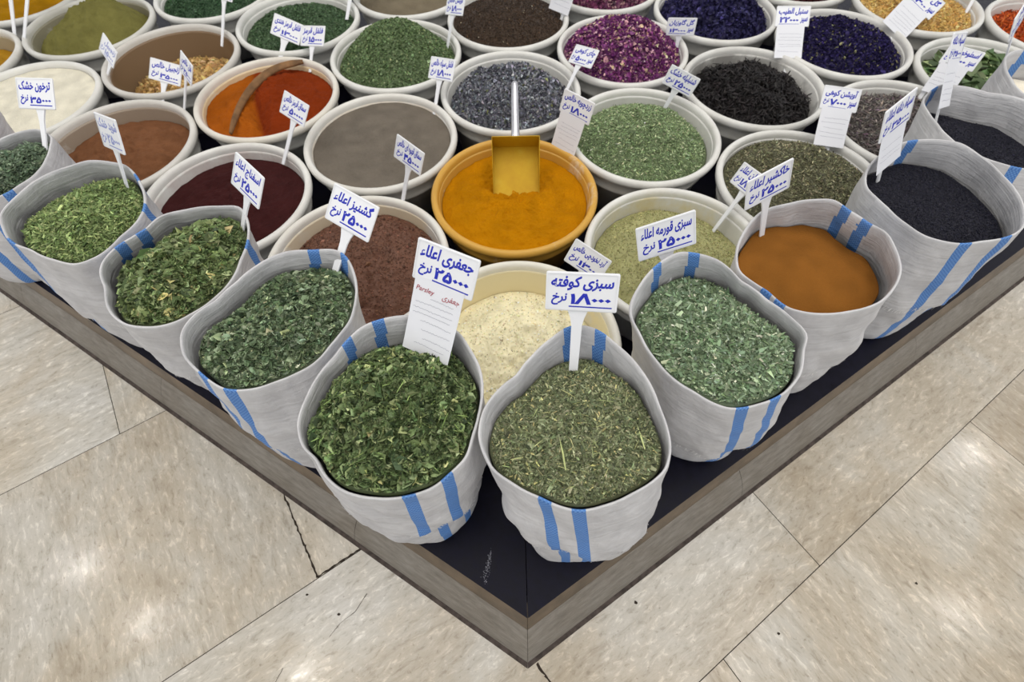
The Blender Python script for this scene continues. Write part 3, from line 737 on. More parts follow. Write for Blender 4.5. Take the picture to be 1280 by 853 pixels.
def flo_hf(x, y):
    k = np.exp(-(((x - 0.02) / 0.08) ** 2 + ((y + 0.01) / 0.09) ** 2))
    return 0.012 * k + k * 0.018 * np.abs(fbm(x + 3, y + 7, 1, 34, 4))

PF = [(14, 0.004), (70, 0.0016)]
# key: (heap name, heap label, category, tub label, level below rim, spec, stain colour, stain amount)
HEAPS = {
 'tur': ('turmeric_powder', 'bright orange-yellow ground turmeric with a metal scoop pushed into it', 'spice powder', 'tub of turmeric whose rim and wall are stained yellow',
         .036, dict(dome=.012, noise=[(16, .004), (60, .0032), (150, .0018), (320, .0008)], hf=tur_hf, res=(220, 120), pal=P2((1, (182, 120, 3))))),
 'grey': ('ground_sumac', 'flat grey-brown powder filling the tub left of the lavender tub', 'spice powder', 'white tub filled flat with grey-brown powder',
         .020, dict(dome=.006, res=(180, 90), noise=[(10, .003), (40, .0022), (120, .0010)], pal=P2((1, (111, 103, 93))))),
 'oreg': ('dried_herb', 'pale green chopped herb mounded in the tub right of the turmeric', 'dried herb', 'white tub of pale green chopped herb right of the turmeric',
         .042, dict(gain=1.7, dome=.068, pieces=[('needle', 15000, (.0075, .0018, .0005), .45, None)], pal=GREEN_A)),
 'olive': ('herb_powder', 'pale olive-green powder in the tub in front of the pale green chopped herb', 'herb powder', 'white tub of pale olive-green powder behind the front right sacks',
         .052, dict(dome=.062, noise=[(12, .007), (50, .0045), (150, .0016)], res=(140, 70), peak=(.0, .02), lift=.2, pieces=[('granule', 9000, (.0032, .0028, .002), .8, None)], pal=P2((5, (158, 156, 106)), (3, (142, 141, 92)), (2, (174, 170, 122))))),
 'lbr': ('brown_spice_powder', 'light brown powder sloping in the dusty tub on the left', 'spice powder', 'white tub with dusty wall holding light brown powder',
         .050, dict(dome=.035, peak=(.04, -.02), res=(160, 80), noise=[(12, .007), (50, .005), (140, .0018)], pal=P2((1, (120, 80, 54))))),
 'ora': ('ground_red_pepper', 'orange and red ground pepper with a wooden spoon between the two colours', 'spice powder', 'white tub of orange and red ground pepper with the wooden spoon',
         .030, dict(dome=.020, noise=[(14, .006), (50, .005), (140, .0018)], hf=ora_hf, cf=ora_cf, res=(140, 70), pal=P2((1, (170, 60, 8))))),
 'nut': ('dried_root_pieces', 'pale tan root pieces low in the brown-dusted tub', 'spice', 'half-empty white tub with brown-dusted wall and tan root pieces',
         .090, dict(dome=.022, hf=nut_hf, lift=.5, depth=.03, pieces=[('granule', 1700, (.015, .0135, .012), .8, None)], pal=NUT)),
 'wh': ('cream_powder', 'cream-white powder filling the tub at the left edge', 'spice powder', 'white tub brimming with cream-white powder',
         .014, dict(dome=.004, noise=[(10, .004), (40, .0022)], pal=P2((1, (228, 222, 203))))),
 'pet': ('dried_flowers', 'mound of purple-pink dried petals with pale flecks', 'dried flowers', 'white tub heaped with purple-pink dried petals',
         .024, dict(gain=1.5, dome=.085, lift=.5, pieces=[('curl', 9000, (.009, .006, .003), .8, None)], pal=PURPLE)),
 'tea': ('dried_leaves', 'black curled dried leaves in the tub behind the dark olive herb', 'dried herb', 'white tub of black curled leaves',
         .052, dict(gain=0.9, dome=.048, lift=.8, noise=[(18, .012), (60, .006)], pieces=[('needle', 9000, (.018, .0028, .003), .6, None)], pal=TEA)),
 'blu': ('dried_flowers', 'deep blue-violet dried flowers with yellow specks', 'dried flowers', 'white tub of blue-violet flowers with yellow specks',
         .030, dict(dome=.062, lift=.5, pieces=[('curl', 14000, (.0075, .0048, .003), .9, None)], pal=BLUE)),
 'red': ('ground_sumac', 'dark maroon powder with smooth surface', 'spice powder', 'white tub of dark maroon powder',
         .038, dict(dome=.018, res=(160, 80), peak=(.03, -.02), noise=[(12, .004), (50, .004), (140, .0014)], pal=P2((1, (60, 28, 28))))),
 'chi': ('brown_spice_powder', 'coarse reddish-brown powder in the tub behind the two front left sacks', 'spice powder', 'white tub of coarse reddish-brown powder behind the front left sacks',
         .044, dict(dome=.056, noise=[(12, .008), (60, .006), (170, .002)], res=(140, 70), lift=.2, pieces=[('granule', 9000, (.0032, .0028, .002), .8, None), ('granule', 90, (.011, .009, .007), .8, None)], pal=P2((5, (104, 70, 54)), (3, (90, 60, 46)), (2, (122, 84, 66))))),
 'flo': ('chickpea_flour', 'lumpy pale cream flour right behind the two front sacks', 'flour', 'white tub of lumpy cream flour behind the two front sacks',
         .075, dict(dome=.055, noise=[(14, .005), (60, .004), (150, .0015)], hf=flo_hf, res=(180, 100), lift=.2, pieces=[('granule', 2600, (.004, .0034, .0024), .8, None)], pal=P2((5, (234, 225, 188)), (3, (227, 216, 176)), (2, (240, 233, 204))))),
 'grn': ('dried_herb', 'tall green cone of finely chopped herb behind the grey-brown powder', 'dried herb', 'white tub heaped with a green cone of chopped herb',
         .030, dict(gain=1.45, dome=.105, pw=1.15, noise=[(18, .003), (60, .002)], pieces=[('curl', 14000, (.0055, .0035, .0012), .6, None)], pal=GREEN_B)),
 'lav': ('dried_lavender', 'fluffy grey-blue dried flower heads behind the metal scoop', 'dried flowers', 'white tub of fluffy grey-blue flower heads behind the turmeric',
         .045, dict(gain=1.35, dome=.055, lift=1.2, noise=[(22, .014), (60, .008)], pieces=[('curl', 9000, (.0085, .0045, .004), 1.1, None), ('needle', 6000, (.010, .0022, .002), 1.1, None)], pal=LAV)),
 'dkb': ('dark_seed', 'fine dark brown seed filling the tub behind the grey-blue flowers', 'seed', 'white tub filled with fine dark brown seed',
         .016, dict(dome=.030, noise=[(14, .002), (90, .001)], pieces=[('granule', 9000, (.004, .003, .002), .8, None)], pal=P2((5, (54, 38, 24)), (4, (40, 28, 18)), (1, (82, 60, 38)), (.06, (190, 176, 150))))),
 'dkg': ('herb_powder', 'dark green powdered herb behind the orange and red pepper', 'herb powder', 'white tub of dark green powdered herb behind the pepper tub',
         .034, dict(dome=.04, noise=[(20, .005), (80, .003)], pieces=[('curl', 9000, (.0055, .0035, .0014), .7, None)], gain=1.5, pal=P2((5, (66, 88, 60)), (4, (54, 74, 48)), (2, (84, 104, 76))))),
 'olp': ('herb_powder', 'olive-green powder piled high in the upper left tub', 'herb powder', 'white tub of olive-green powder behind the cream-white one',
         .045, dict(dome=.085, peak=(.03, .05), res=(140, 70), noise=[(14, .010), (50, .006), (140, .002)], pal=P2((1, (116, 112, 62))))),
 'yel': ('yellow_spice_powder', 'mustard yellow powder in the tub cut by the left edge', 'spice powder', 'white tub of mustard yellow powder at the left edge',
         .058, dict(dome=.02, noise=[(16, .006), (60, .003)], pal=P2((1, (170, 126, 34))))),
 'amb': ('yellow_spice_powder', 'amber yellow powder in the top left corner tub', 'spice powder', 'white tub of amber yellow powder in the top left corner',
         .030, dict(dome=.03, noise=[(16, .006), (60, .003)], pal=P2((1, (164, 118, 14))))),
 'tgr': ('herb_powder', 'dark bottle-green herb in the tub along the top edge', 'herb powder', 'white tub of dark bottle-green herb along the top edge',
         .028, dict(dome=.03, noise=[(20, .005), (80, .003)], pieces=[('curl', 7000, (.0055, .0035, .0014), .7, None)], gain=1.4, pal=P2((5, (52, 78, 52)), (4, (42, 64, 42)), (2, (66, 92, 64))))),
 'tbr': ('brown_spice_powder', 'grey-tan powder in the tub behind the green cone', 'spice powder', 'white tub of grey-tan powder behind the green cone',
         .028, dict(dome=.03, noise=[(16, .004), (70, .002)], pal=P2((1, (118, 108, 90))))),
 'tpk': ('dried_flowers', 'magenta dried petals in the tub along the top edge', 'dried flowers', 'white tub of magenta dried petals along the top edge',
         .030, dict(dome=.05, lift=.5, pieces=[('curl', 5000, (.010, .006, .003), .8, None)], pal=PINKP)),
 'vio': ('dried_flowers', 'indigo dried flower heads mounded behind the black leaves', 'dried flowers', 'white tub of indigo flower heads behind the black leaves',
         .036, dict(dome=.075, lift=.7, noise=[(20, .008), (60, .005)], pieces=[('leaf', 6000, (.014, .008, .005), .9, None)], pal=VIO)),
 'trd': ('dried_flowers', 'dark red dried flowers in the tub along the top edge', 'dried flowers', 'white tub of dark red dried flowers along the top edge',
         .030, dict(dome=.04, lift=.5, pieces=[('curl', 3500, (.012, .007, .003), .8, None)], pal=DRED)),
 'thy': ('dried_thyme', 'grey-mauve stalky dried herb beside the black seed sacks', 'dried herb', 'white tub of grey-mauve stalky herb beside the black seed sacks',
         .038, dict(gain=1.4, dome=.045, lift=.6, noise=[(20, .008), (60, .004)], pieces=[('needle', 9000, (.015, .0022, .002), .6, None)], pal=THY)),
 'dth': ('dried_herb', 'dark olive chopped herb behind the sack of brown grains', 'dried herb', 'white tub of dark olive chopped herb behind the sack of brown grains',
         .024, dict(gain=1.55, dome=.068, pieces=[('needle', 14000, (.0075, .0018, .0006), .5, None)], pal=DTH)),
 'gra': ('husked_grain', 'golden husked grains in the upper right tub', 'grain', 'white tub of golden husked grains',
         .028, dict(dome=.04, pieces=[('granule', 6000, (.011, .0042, .0035), .5, None)], pal=GRAIN)),
 'bay': ('bay_leaves', 'whole dull green dried leaves in the tub behind the black seed sacks', 'dried herb', 'white tub of whole dull green leaves',
         .050, dict(gain=2.1, dome=.03, lift=.35, noise=[(14, .010)], pieces=[('leaf', 420, (.060, .026, .008), .35, None)], pal=BAY)),
 'oss': ('dried_petals', 'orange dried petals in the tub at the top right', 'dried flowers', 'white tub of orange dried petals at the top right corner',
         .042, dict(dome=.03, lift=.5, pieces=[('needle', 6000, (.016, .003, .002), .6, None)], pal=ORANGE)),
}
STAIN = {'tur': ((206, 152, 14), .82, True), 'ora': ((222, 196, 150), .7, False), 'lbr': ((150, 132, 112), .8, False), 'nut': ((128, 104, 78), 1.0, False),
         'chi': ((216, 198, 166), .6, False), 'flo': ((236, 222, 178), .8, False), 'olive': ((214, 196, 130), .25, False), 'yel': ((150, 132, 90), .6, False),
         'olp': ((138, 132, 108), .8, False), 'tea': ((120, 116, 112), .45, False), 'grey': ((206, 194, 176), .6, False), 'red': ((196, 180, 176), .4, False)}
CLEAN = tub_mat('white_tub_plastic')
TUBOBJ = {}
HF = {}
for q, (key, (hn, hl, hc, tl, lev, spec)) in enumerate(HEAPS.items()):
    x, y = TUBS[key]
    mat = CLEAN
    if key in STAIN: mat = tub_mat('stained_tub_plastic', *STAIN[key])
    o = obj('plastic_tub', TUB_ME if TUB_ME.materials else TUB_ME, None, None, (x, y, PH))
    if not TUB_ME.materials: TUB_ME.materials.append(CLEAN); RIM_ME.materials.append(CLEAN)
    r = bpy.data.objects.new('rim', RIM_ME); COL.objects.link(r); r.parent = o
    for t in (o, r):
        t.material_slots[0].link = 'OBJECT'; t.material_slots[0].material = mat
    tag(o, tl, 'tub', 'white spice tubs on the platform')
    TUBOBJ[key] = o
    zl = TUB_H - lev; R0 = tub_R(zl) - 0.0012
    if spec.get('depth') is None: spec['depth'] = min(0.05, zl - 0.02)
    sp = dict(spec); Rf = (lambda R: (lambda th: np.full(np.shape(th), R)))(R0)
    _, h = heap(hn, hl, hc, (x, y), Rf, PH + zl, sp, 'heaps in the tubs', q)
    HF[key] = (x, y, PH + zl, h)

# ------------------------------------------------------------------ woven sacks
SACK_INFO = {
 # key: sack label, heap (name, label, category), level below the lowest rim point, dome, spec
 'S1': ('blue-striped woven sack nearest the platform corner, open to fine green herb', ('dried_mixed_herb', 'fine olive-green herb cuttings in the sack nearest the platform corner', 'dried herb'), .004, .032,
        dict(gain=1.55, lift=.25, pieces=[('needle', 21000, (.0085, .0019, .0006), .4, None), ('needle', 130, (.020, .0010, .001), .35, P2((1, (138, 140, 96))))],
             pal=P2((5, (92, 98, 70)), (4, (76, 82, 56)), (2.5, (124, 128, 98)), (1.7, (50, 56, 36)), (.3, (160, 152, 104))))),
 'S2': ('woven sack of dark green parsley left of the corner sack, two blue stripes in front', ('dried_parsley', 'dark green crumbled parsley leaves under the sign with the paper slip', 'dried herb'), .003, .050,
        dict(gain=2.3, lift=.5, noise=[(20, .010), (60, .004)], pieces=[('leaf', 13500, (.0108, .0072, .0042), .75, None), ('needle', 110, (.024, .0012, .001), .4, P2((1, (104, 122, 70))))],
             pal=P2((5, (76, 88, 57)), (4, (61, 73, 46)), (2.5, (104, 114, 80)), (1.5, (36, 46, 28)), (.25, (146, 150, 100))))),
 'S3': ('woven sack of green coriander, third along the left side from the corner', ('dried_coriander', 'green crumbled coriander leaf in the sack left of the parsley', 'dried herb'), .004, .028,
        dict(gain=1.9, lift=.45, noise=[(20, .006), (60, .003)], pieces=[('leaf', 11500, (.0095, .0062, .003), .6, None)],
             pal=P2((5, (84, 97, 73)), (4, (69, 82, 59)), (2.5, (114, 126, 102)), (1.5, (42, 54, 38)), (.3, (146, 152, 116))))),
 'S4': ('woven sack of coarse spinach leaf with two blue marks on its back rim', ('dried_spinach', 'coarse green dried spinach leaf in the sack left of the coriander', 'dried herb'), .004, .032,
        dict(gain=1.9, lift=.45, noise=[(20, .007), (60, .003)], pieces=[('leaf', 8000, (.013, .0065, .003), .55, None)],
             pal=P2((5, (92, 104, 68)), (4, (74, 88, 54)), (2, (116, 126, 88)), (1.5, (52, 62, 40)), (.3, (150, 140, 96))))),
 'S5': ('woven sack of yellowish-green herb needles, fifth along the left side', ('dried_herb', 'yellowish-green herb needles in the sack below the blank-looking sign', 'dried herb'), .007, .032,
        dict(gain=1.7, lift=.35, pieces=[('needle', 15000, (.0105, .0021, .001), .45, None)],
             pal=P2((5, (98, 112, 68)), (4, (80, 96, 54)), (2.5, (126, 138, 90)), (1.2, (60, 74, 42))))),
 'S6': ('woven sack of dried tarragon cut by the left edge of the photo', ('dried_tarragon', 'grey-green tarragon needles in the sack at the left edge', 'dried herb'), .012, .025,
        dict(gain=1.6, lift=.4, pieces=[('needle', 9000, (.013, .0032, .0015), .45, None)],
             pal=P2((5, (78, 92, 72)), (4, (62, 76, 58)), (2.5, (100, 114, 92)), (1, (46, 58, 42))))),
 'S7': ('empty-looking white sack behind the tarragon sack at the left edge', ('cream_powder', 'pale powder in the sack behind the tarragon, outside the frame', 'spice powder'), .03, .01,
        dict(noise=[(12, .004)], pal=P2((1, (214, 206, 186))))),
 'S8': ('woven sack of grey-green stew herbs, first along the right side from the corner sack', ('dried_stew_herb', 'grey-green herb strips in the sack right of the corner sack', 'dried herb'), .003, .024,
        dict(gain=1.6, lift=.3, pieces=[('needle', 15500, (.0115, .0030, .001), .42, None)],
             pal=P2((5, (94, 110, 84)), (4, (78, 94, 68)), (2.5, (122, 136, 112)), (1.3, (58, 70, 50)), (.4, (172, 176, 150))))),
 'S9': ('woven sack of rust-brown fine grains with two blue marks on the back rim', ('fine_brown_seed', 'smooth rust-brown fine grains in the sack right of the stew herbs', 'seed'), .016, .014,
        dict(mat=None, noise=[(9, .004), (70, .0007)], peak=(.0, -.03), pal=P2((1, (134, 86, 34))))),
 'S10': ('tall striped woven sack of black seed, the front one of two', ('black_seed', 'fine black seed in the front one of the two black seed sacks', 'seed'), .012, .010,
        dict(lift=.15, noise=[(8, .003), (70, .0008)], pieces=[('granule', 12000, (.0030, .0020, .0016), .7, None)], pal=P2((1, (22, 22, 35))))),
 'S11': ('woven sack of black seed behind the tall striped one', ('black_seed', 'fine black seed in the rear one of the two black seed sacks', 'seed'), .025, .010,
        dict(lift=.15, noise=[(8, .003), (70, .0008)], pieces=[('granule', 9000, (.0030, .0020, .0016), .7, None)], pal=P2((1, (25, 25, 38))))),
 'S12': ('woven sack of white powder at the right edge, behind the black seed sacks', ('white_powder', 'white powder in the sack at the right edge', 'spice powder'), .03, .02,
        dict(noise=[(12, .004)], pal=P2((1, (240, 232, 214))))),
}
SH = {}
M_THREAD = plain('white_thread', (232, 231, 230), .7, .2)
def circ_smooth(a, k):
    for _ in range(k): a = (np.roll(a, 1) + 2 * a + np.roll(a, -1)) / 4
    return a

NEXT_TO = {'S6': ('S5',), 'S11': ('S10',), 'S7': ('S6',)}
PROFILE = {'z': np.linspace(PH, 0.46, 30)}
def build_sack(key, seed):
    info = SACKS[key]; lab, hp, lev, dome, spec = SACK_INFO[key]
    rng = np.random.default_rng(400 + seed)
    rim = np.array(info['rim']); c = rim[:, :2].mean(0); base_c = np.array(info['base'])
    ang = np.arctan2(rim[:, 1] - c[1], rim[:, 0] - c[0]); o_ = np.argsort(ang)
    n = 144; th = np.linspace(-np.pi, np.pi, n, endpoint=False)
    per = lambda v: np.interp(th, np.concatenate([ang[o_] - 2 * np.pi, ang[o_], ang[o_] + 2 * np.pi]), np.tile(v[o_], 3))
    rr = circ_smooth(per(np.hypot(rim[:, 0] - c[0], rim[:, 1] - c[1])), 3); zr = circ_smooth(per(rim[:, 2]), 8)
    RX = rr * np.cos(th); RY = rr * np.sin(th)                       # about c
    arc = np.concatenate([[0], np.cumsum(np.hypot(np.diff(np.append(RX, RX[0])), np.diff(np.append(RY, RY[0]))))])
    us = [float(np.interp((a + np.pi) % (2 * np.pi), np.linspace(0, 2 * np.pi, n + 1), arc)) for a in info['stripes']]
    mat = sack_mat('woven_sack_cloth', us, {'S2': -0.024, 'S1': -.004}.get(key, 0.012 * rng.normal()), 0.18); matc = sack_mat('cuff_cloth', [q_ - 0.004 for q_ in us])
    zb = PH + 0.0008
    sq = 1.0 / (np.abs(np.cos(th)) ** 4 + np.abs(np.sin(th)) ** 4) ** 0.25 if key == 'S1' else 1.0
    rbase = 0.083 if key == 'S1' else 0.104
    def clear_of(x, y, z, gap):
        """cloth gives way where it meets a tub or the sack beside it."""
        rt = np.interp(z - PH, [0, .09, .10, .12, .135, .15, .162, .19], [.158, .176, .183, .181, .190, .200, .198, .150]) + gap
        for _ in range(3):
            for tx_, ty_ in TUBS.values():
                dx = x + c[0] - tx_; dy = y + c[1] - ty_; d_ = np.hypot(dx, dy)
                hit = (d_ < rt) & (z < PH + 0.188)
                if hit.any():
                    f_ = np.where(hit, rt / np.maximum(d_, 1e-6), 1.0)
                    x = tx_ - c[0] + dx * f_; y = ty_ - c[1] + dy * f_
            for nb_ in NEXT_TO.get(key, ()):
                ox, oy, orad = PROFILE[nb_]
                cx_ = np.interp(z, PROFILE['z'], ox); cy_ = np.interp(z, PROFILE['z'], oy); rr_ = np.interp(z, PROFILE['z'], orad) + gap
                dx = x + c[0] - cx_; dy = y + c[1] - cy_; d_ = np.hypot(dx, dy); hit = (d_ < rr_) & (z < 0.40)
                if hit.any():
                    f_ = np.where(hit, rr_ / np.maximum(d_, 1e-6), 1.0)
                    x = cx_ - c[0] + dx * f_; y = cy_ - c[1] + dy * f_
        return x, y
    def section(t):
        """points (n,2) about c and z (n,) at height parameter t in 0..1 (array broadcast)."""
        w = 0.18 * t + 0.82 * t * t * (1.6 - 0.6 * t)
        rb = rbase * sq * (1 - math.exp(-t / 0.02) * 0.10)
        bx = base_c[0] - c[0] + rb * np.cos(th); by = base_c[1] - c[1] + rb * np.sin(th)
        x = bx * (1 - w) + RX * w; y = by * (1 - w) + RY * w
        bul = 0.009 * math.sin(math.pi * min(1, t * 1.05)) ** 1.2
        wr = 0.0055 * fbm(np.cos(th) * 1.6 + seed * 2.1 + t * 2.0, np.sin(th) * 1.6 + t * 3.2, 1, 1.7, 3) * math.sin(math.pi * t) ** 0.5 * 2
        k = (bul + wr) * (1 if t < 1 else 0)
        x = x + np.cos(th) * k; y = y + np.sin(th) * k; z = zb + (zr - zb) * t
        x, y = clear_of(x, y, z, 0.013)
        return x, y, z
    T = np.concatenate([[0, .012, .03], np.linspace(.06, 1, 30)])
    V = []; U = []
    for t in T:
        x, y, z = section(float(t)); V.append(np.stack([x, y, z - zb], 1)); 
    nt_ = len(T)
    # seam column duplicated for the UVs
    Vg = np.stack([np.concatenate([v, v[:1]]) for v in V])            # nt, n+1, 3
    zz_ = Vg[:, :, 2].mean(1) + zb; cxs = Vg[:, :, 0].mean(1) + c[0]; cys = Vg[:, :, 1].mean(1) + c[1]
    rs_ = np.hypot(Vg[:, :, 0] + c[0] - cxs[:, None], Vg[:, :, 1] + c[1] - cys[:, None]).max(1) + .004
    PROFILE[key] = tuple(np.interp(PROFILE['z'], zz_, a_) for a_ in (cxs, cys, rs_))
    Ug = np.stack([np.stack([arc, np.full(n + 1, t * 0.34)], 1) for t in T])
    i, j = np.meshgrid(np.arange(nt_ - 1), np.arange(n), indexing='ij'); a = i * (n + 1) + j
    F = np.stack([a, a + 1, a + n + 2, a + n + 1], -1).reshape(-1, 4).tolist()
    Vf = Vg.reshape(-1, 3).tolist(); Uf = Ug.reshape(-1, 2).tolist()
    F.append(list(range(n))[::-1])
    root = empty('woven_sack', (c[0], c[1], zb)); tag(root, lab, 'sack', 'open woven sacks along the platform edge')
    me = mesh_from(Vf, F, True, uvs=Uf)
    body = obj('sack_body', me, mat, root)
    # rolled-down cuff: up inside the mouth, over, and down the outside to a frayed edge
    tl = {'S1': .46, 'S2': .50, 'S8': .34}.get(key, 0.44) + 0.04 * rng.random()
    rows = []; uvr = []
    fr = tl + 0.012 * fbm(np.cos(th) * 3 + seed, np.sin(th) * 3, 2, 2.0, 3) + 0.006 * (rng.random(n) - 0.5)
    def row(tarr, out, dz):
        """cuff ring at per-column heights tarr, pushed outwards by out and lifted by dz."""
        tt = np.broadcast_to(np.asarray(tarr, float), (n,))
        gx = np.empty(n); gy = np.empty(n); gz = np.empty(n)
        lo = np.clip(np.searchsorted(T, tt) - 1, 0, nt_ - 2); f_ = (tt - T[lo]) / (T[lo + 1] - T[lo]); idx = np.arange(n)
        P = Vg[lo, idx] * (1 - f_[:, None]) + Vg[lo + 1, idx] * f_[:, None]
        P = P.copy(); P[:, 0] += np.cos(th) * out; P[:, 1] += np.sin(th) * out; P[:, 2] += dz
        P[:, 0], P[:, 1] = clear_of(P[:, 0], P[:, 1], P[:, 2] + zb, 0.005)
        rows.append(P); uvr.append(tt)
    row(0.93, -0.0006, 0); row(0.985, -0.0007, 0.0002)
    row(1.0, -0.0002, 0.0018); row(1.0, 0.0012, 0.0026); row(1.0, 0.0028, 0.0018); row(1.0, 0.0034, -0.001)
    for s in np.linspace(0.0, 1, 16)[1:]:
        row(1.0 - (1.0 - fr) * s, 0.0034 + 0.0026 * s + 0.0018 * s * np.sin(th * 7 + seed), 0)
    Cg = np.stack([np.concatenate([v, v[:1]]) for v in rows]); m_ = len(rows)
    Uc = np.stack([np.stack([arc, np.append(v, v[0]) * 0.34 + 0.002 * k], 1) for k, v in enumerate(uvr)])
    i, j = np.meshgrid(np.arange(m_ - 1), np.arange(n), indexing='ij'); a = i * (n + 1) + j
    Fc = np.stack([a, a + n + 1, a + n + 2, a + 1], -1).reshape(-1, 4)
    cuff = obj('rolled_cuff', mesh_from(Cg.reshape(-1, 3), Fc, True, uvs=Uc.reshape(-1, 2)), matc, root)
    # loose threads along the frayed edge
    nth = 150; vi = rng.integers(0, n, nth); E0 = rows[-1][vi]; TV = []; TF = []
    for k in range(nth):
        p0 = E0[k]; a_ = th[vi[k]]; tang = np.array([-math.sin(a_), math.cos(a_), 0]); outw = np.array([math.cos(a_), math.sin(a_), 0])
        ln_ = rng.uniform(.003, .009); dx = rng.normal(0, .003)
        q0 = p0 + np.array([0, 0, .004]) + outw * .0008; q1 = p0 + tang * dx + outw * rng.uniform(.0002, .0012) - np.array([0, 0, ln_])
        w_ = tang * .00045; b_ = len(TV); TV += [q0 - w_, q0 + w_, q1 + w_, q1 - w_]; TF.append([b_, b_ + 1, b_ + 2, b_ + 3])
    TV = np.array(TV); TV[:, 0], TV[:, 1] = clear_of(TV[:, 0], TV[:, 1], TV[:, 2] + zb, 0.0055)
    tag(obj('loose_threads', mesh_from(TV, TF), M_THREAD, root), kind='stuff')
    # contents
    zlev = float(zr.min()) - lev
    tl_ = (zlev - zb) / (zr - zb)
    lo = np.clip(np.searchsorted(T, tl_) - 1, 0, nt_ - 2); f_ = (tl_ - T[lo]) / (T[lo + 1] - T[lo]); idx = np.arange(n)
    P = Vg[lo, idx] * (1 - f_[:, None]) + Vg[lo + 1, idx] * f_[:, None]
    pc = P[:, :2].mean(0)
    t2 = np.minimum(1.0, tl_ + 0.028 / (zr - zb)); lo = np.clip(np.searchsorted(T, t2) - 1, 0, nt_ - 2); f_ = (t2 - T[lo]) / (T[lo + 1] - T[lo])
    P2_ = Vg[lo, idx] * (1 - f_[:, None]) + Vg[lo + 1, idx] * f_[:, None]
    pa = np.arctan2(P[:, 1] - pc[1], P[:, 0] - pc[0])
    pr = np.minimum(np.hypot(P[:, 0] - pc[0], P[:, 1] - pc[1]), np.hypot(P2_[:, 0] - pc[0], P2_[:, 1] - pc[1])) - 0.0030
    so = np.argsort(pa); pa = pa[so]; pr = pr[so]
    Rf = lambda t: np.interp(np.asarray(t), np.concatenate([pa - 2 * np.pi, pa, pa + 2 * np.pi]), np.tile(pr, 3))
    sp = dict(spec); sp['dome'] = dome; sp.setdefault('depth', 0.04); sp.setdefault('noise', [(18, .005), (60, .002)])
    if 'mat' in sp and sp['mat'] is None: sp['mat'] = M_SEED
    _, h = heap(hp[0], hp[1], hp[2], (c[0] + pc[0], c[1] + pc[1]), Rf, zlev, sp, 'heaps in the sacks', 50 + seed)
    SH[key] = (c[0] + pc[0], c[1] + pc[1], zlev, h)
for q, key in enumerate(SACK_INFO): build_sack(key, q)

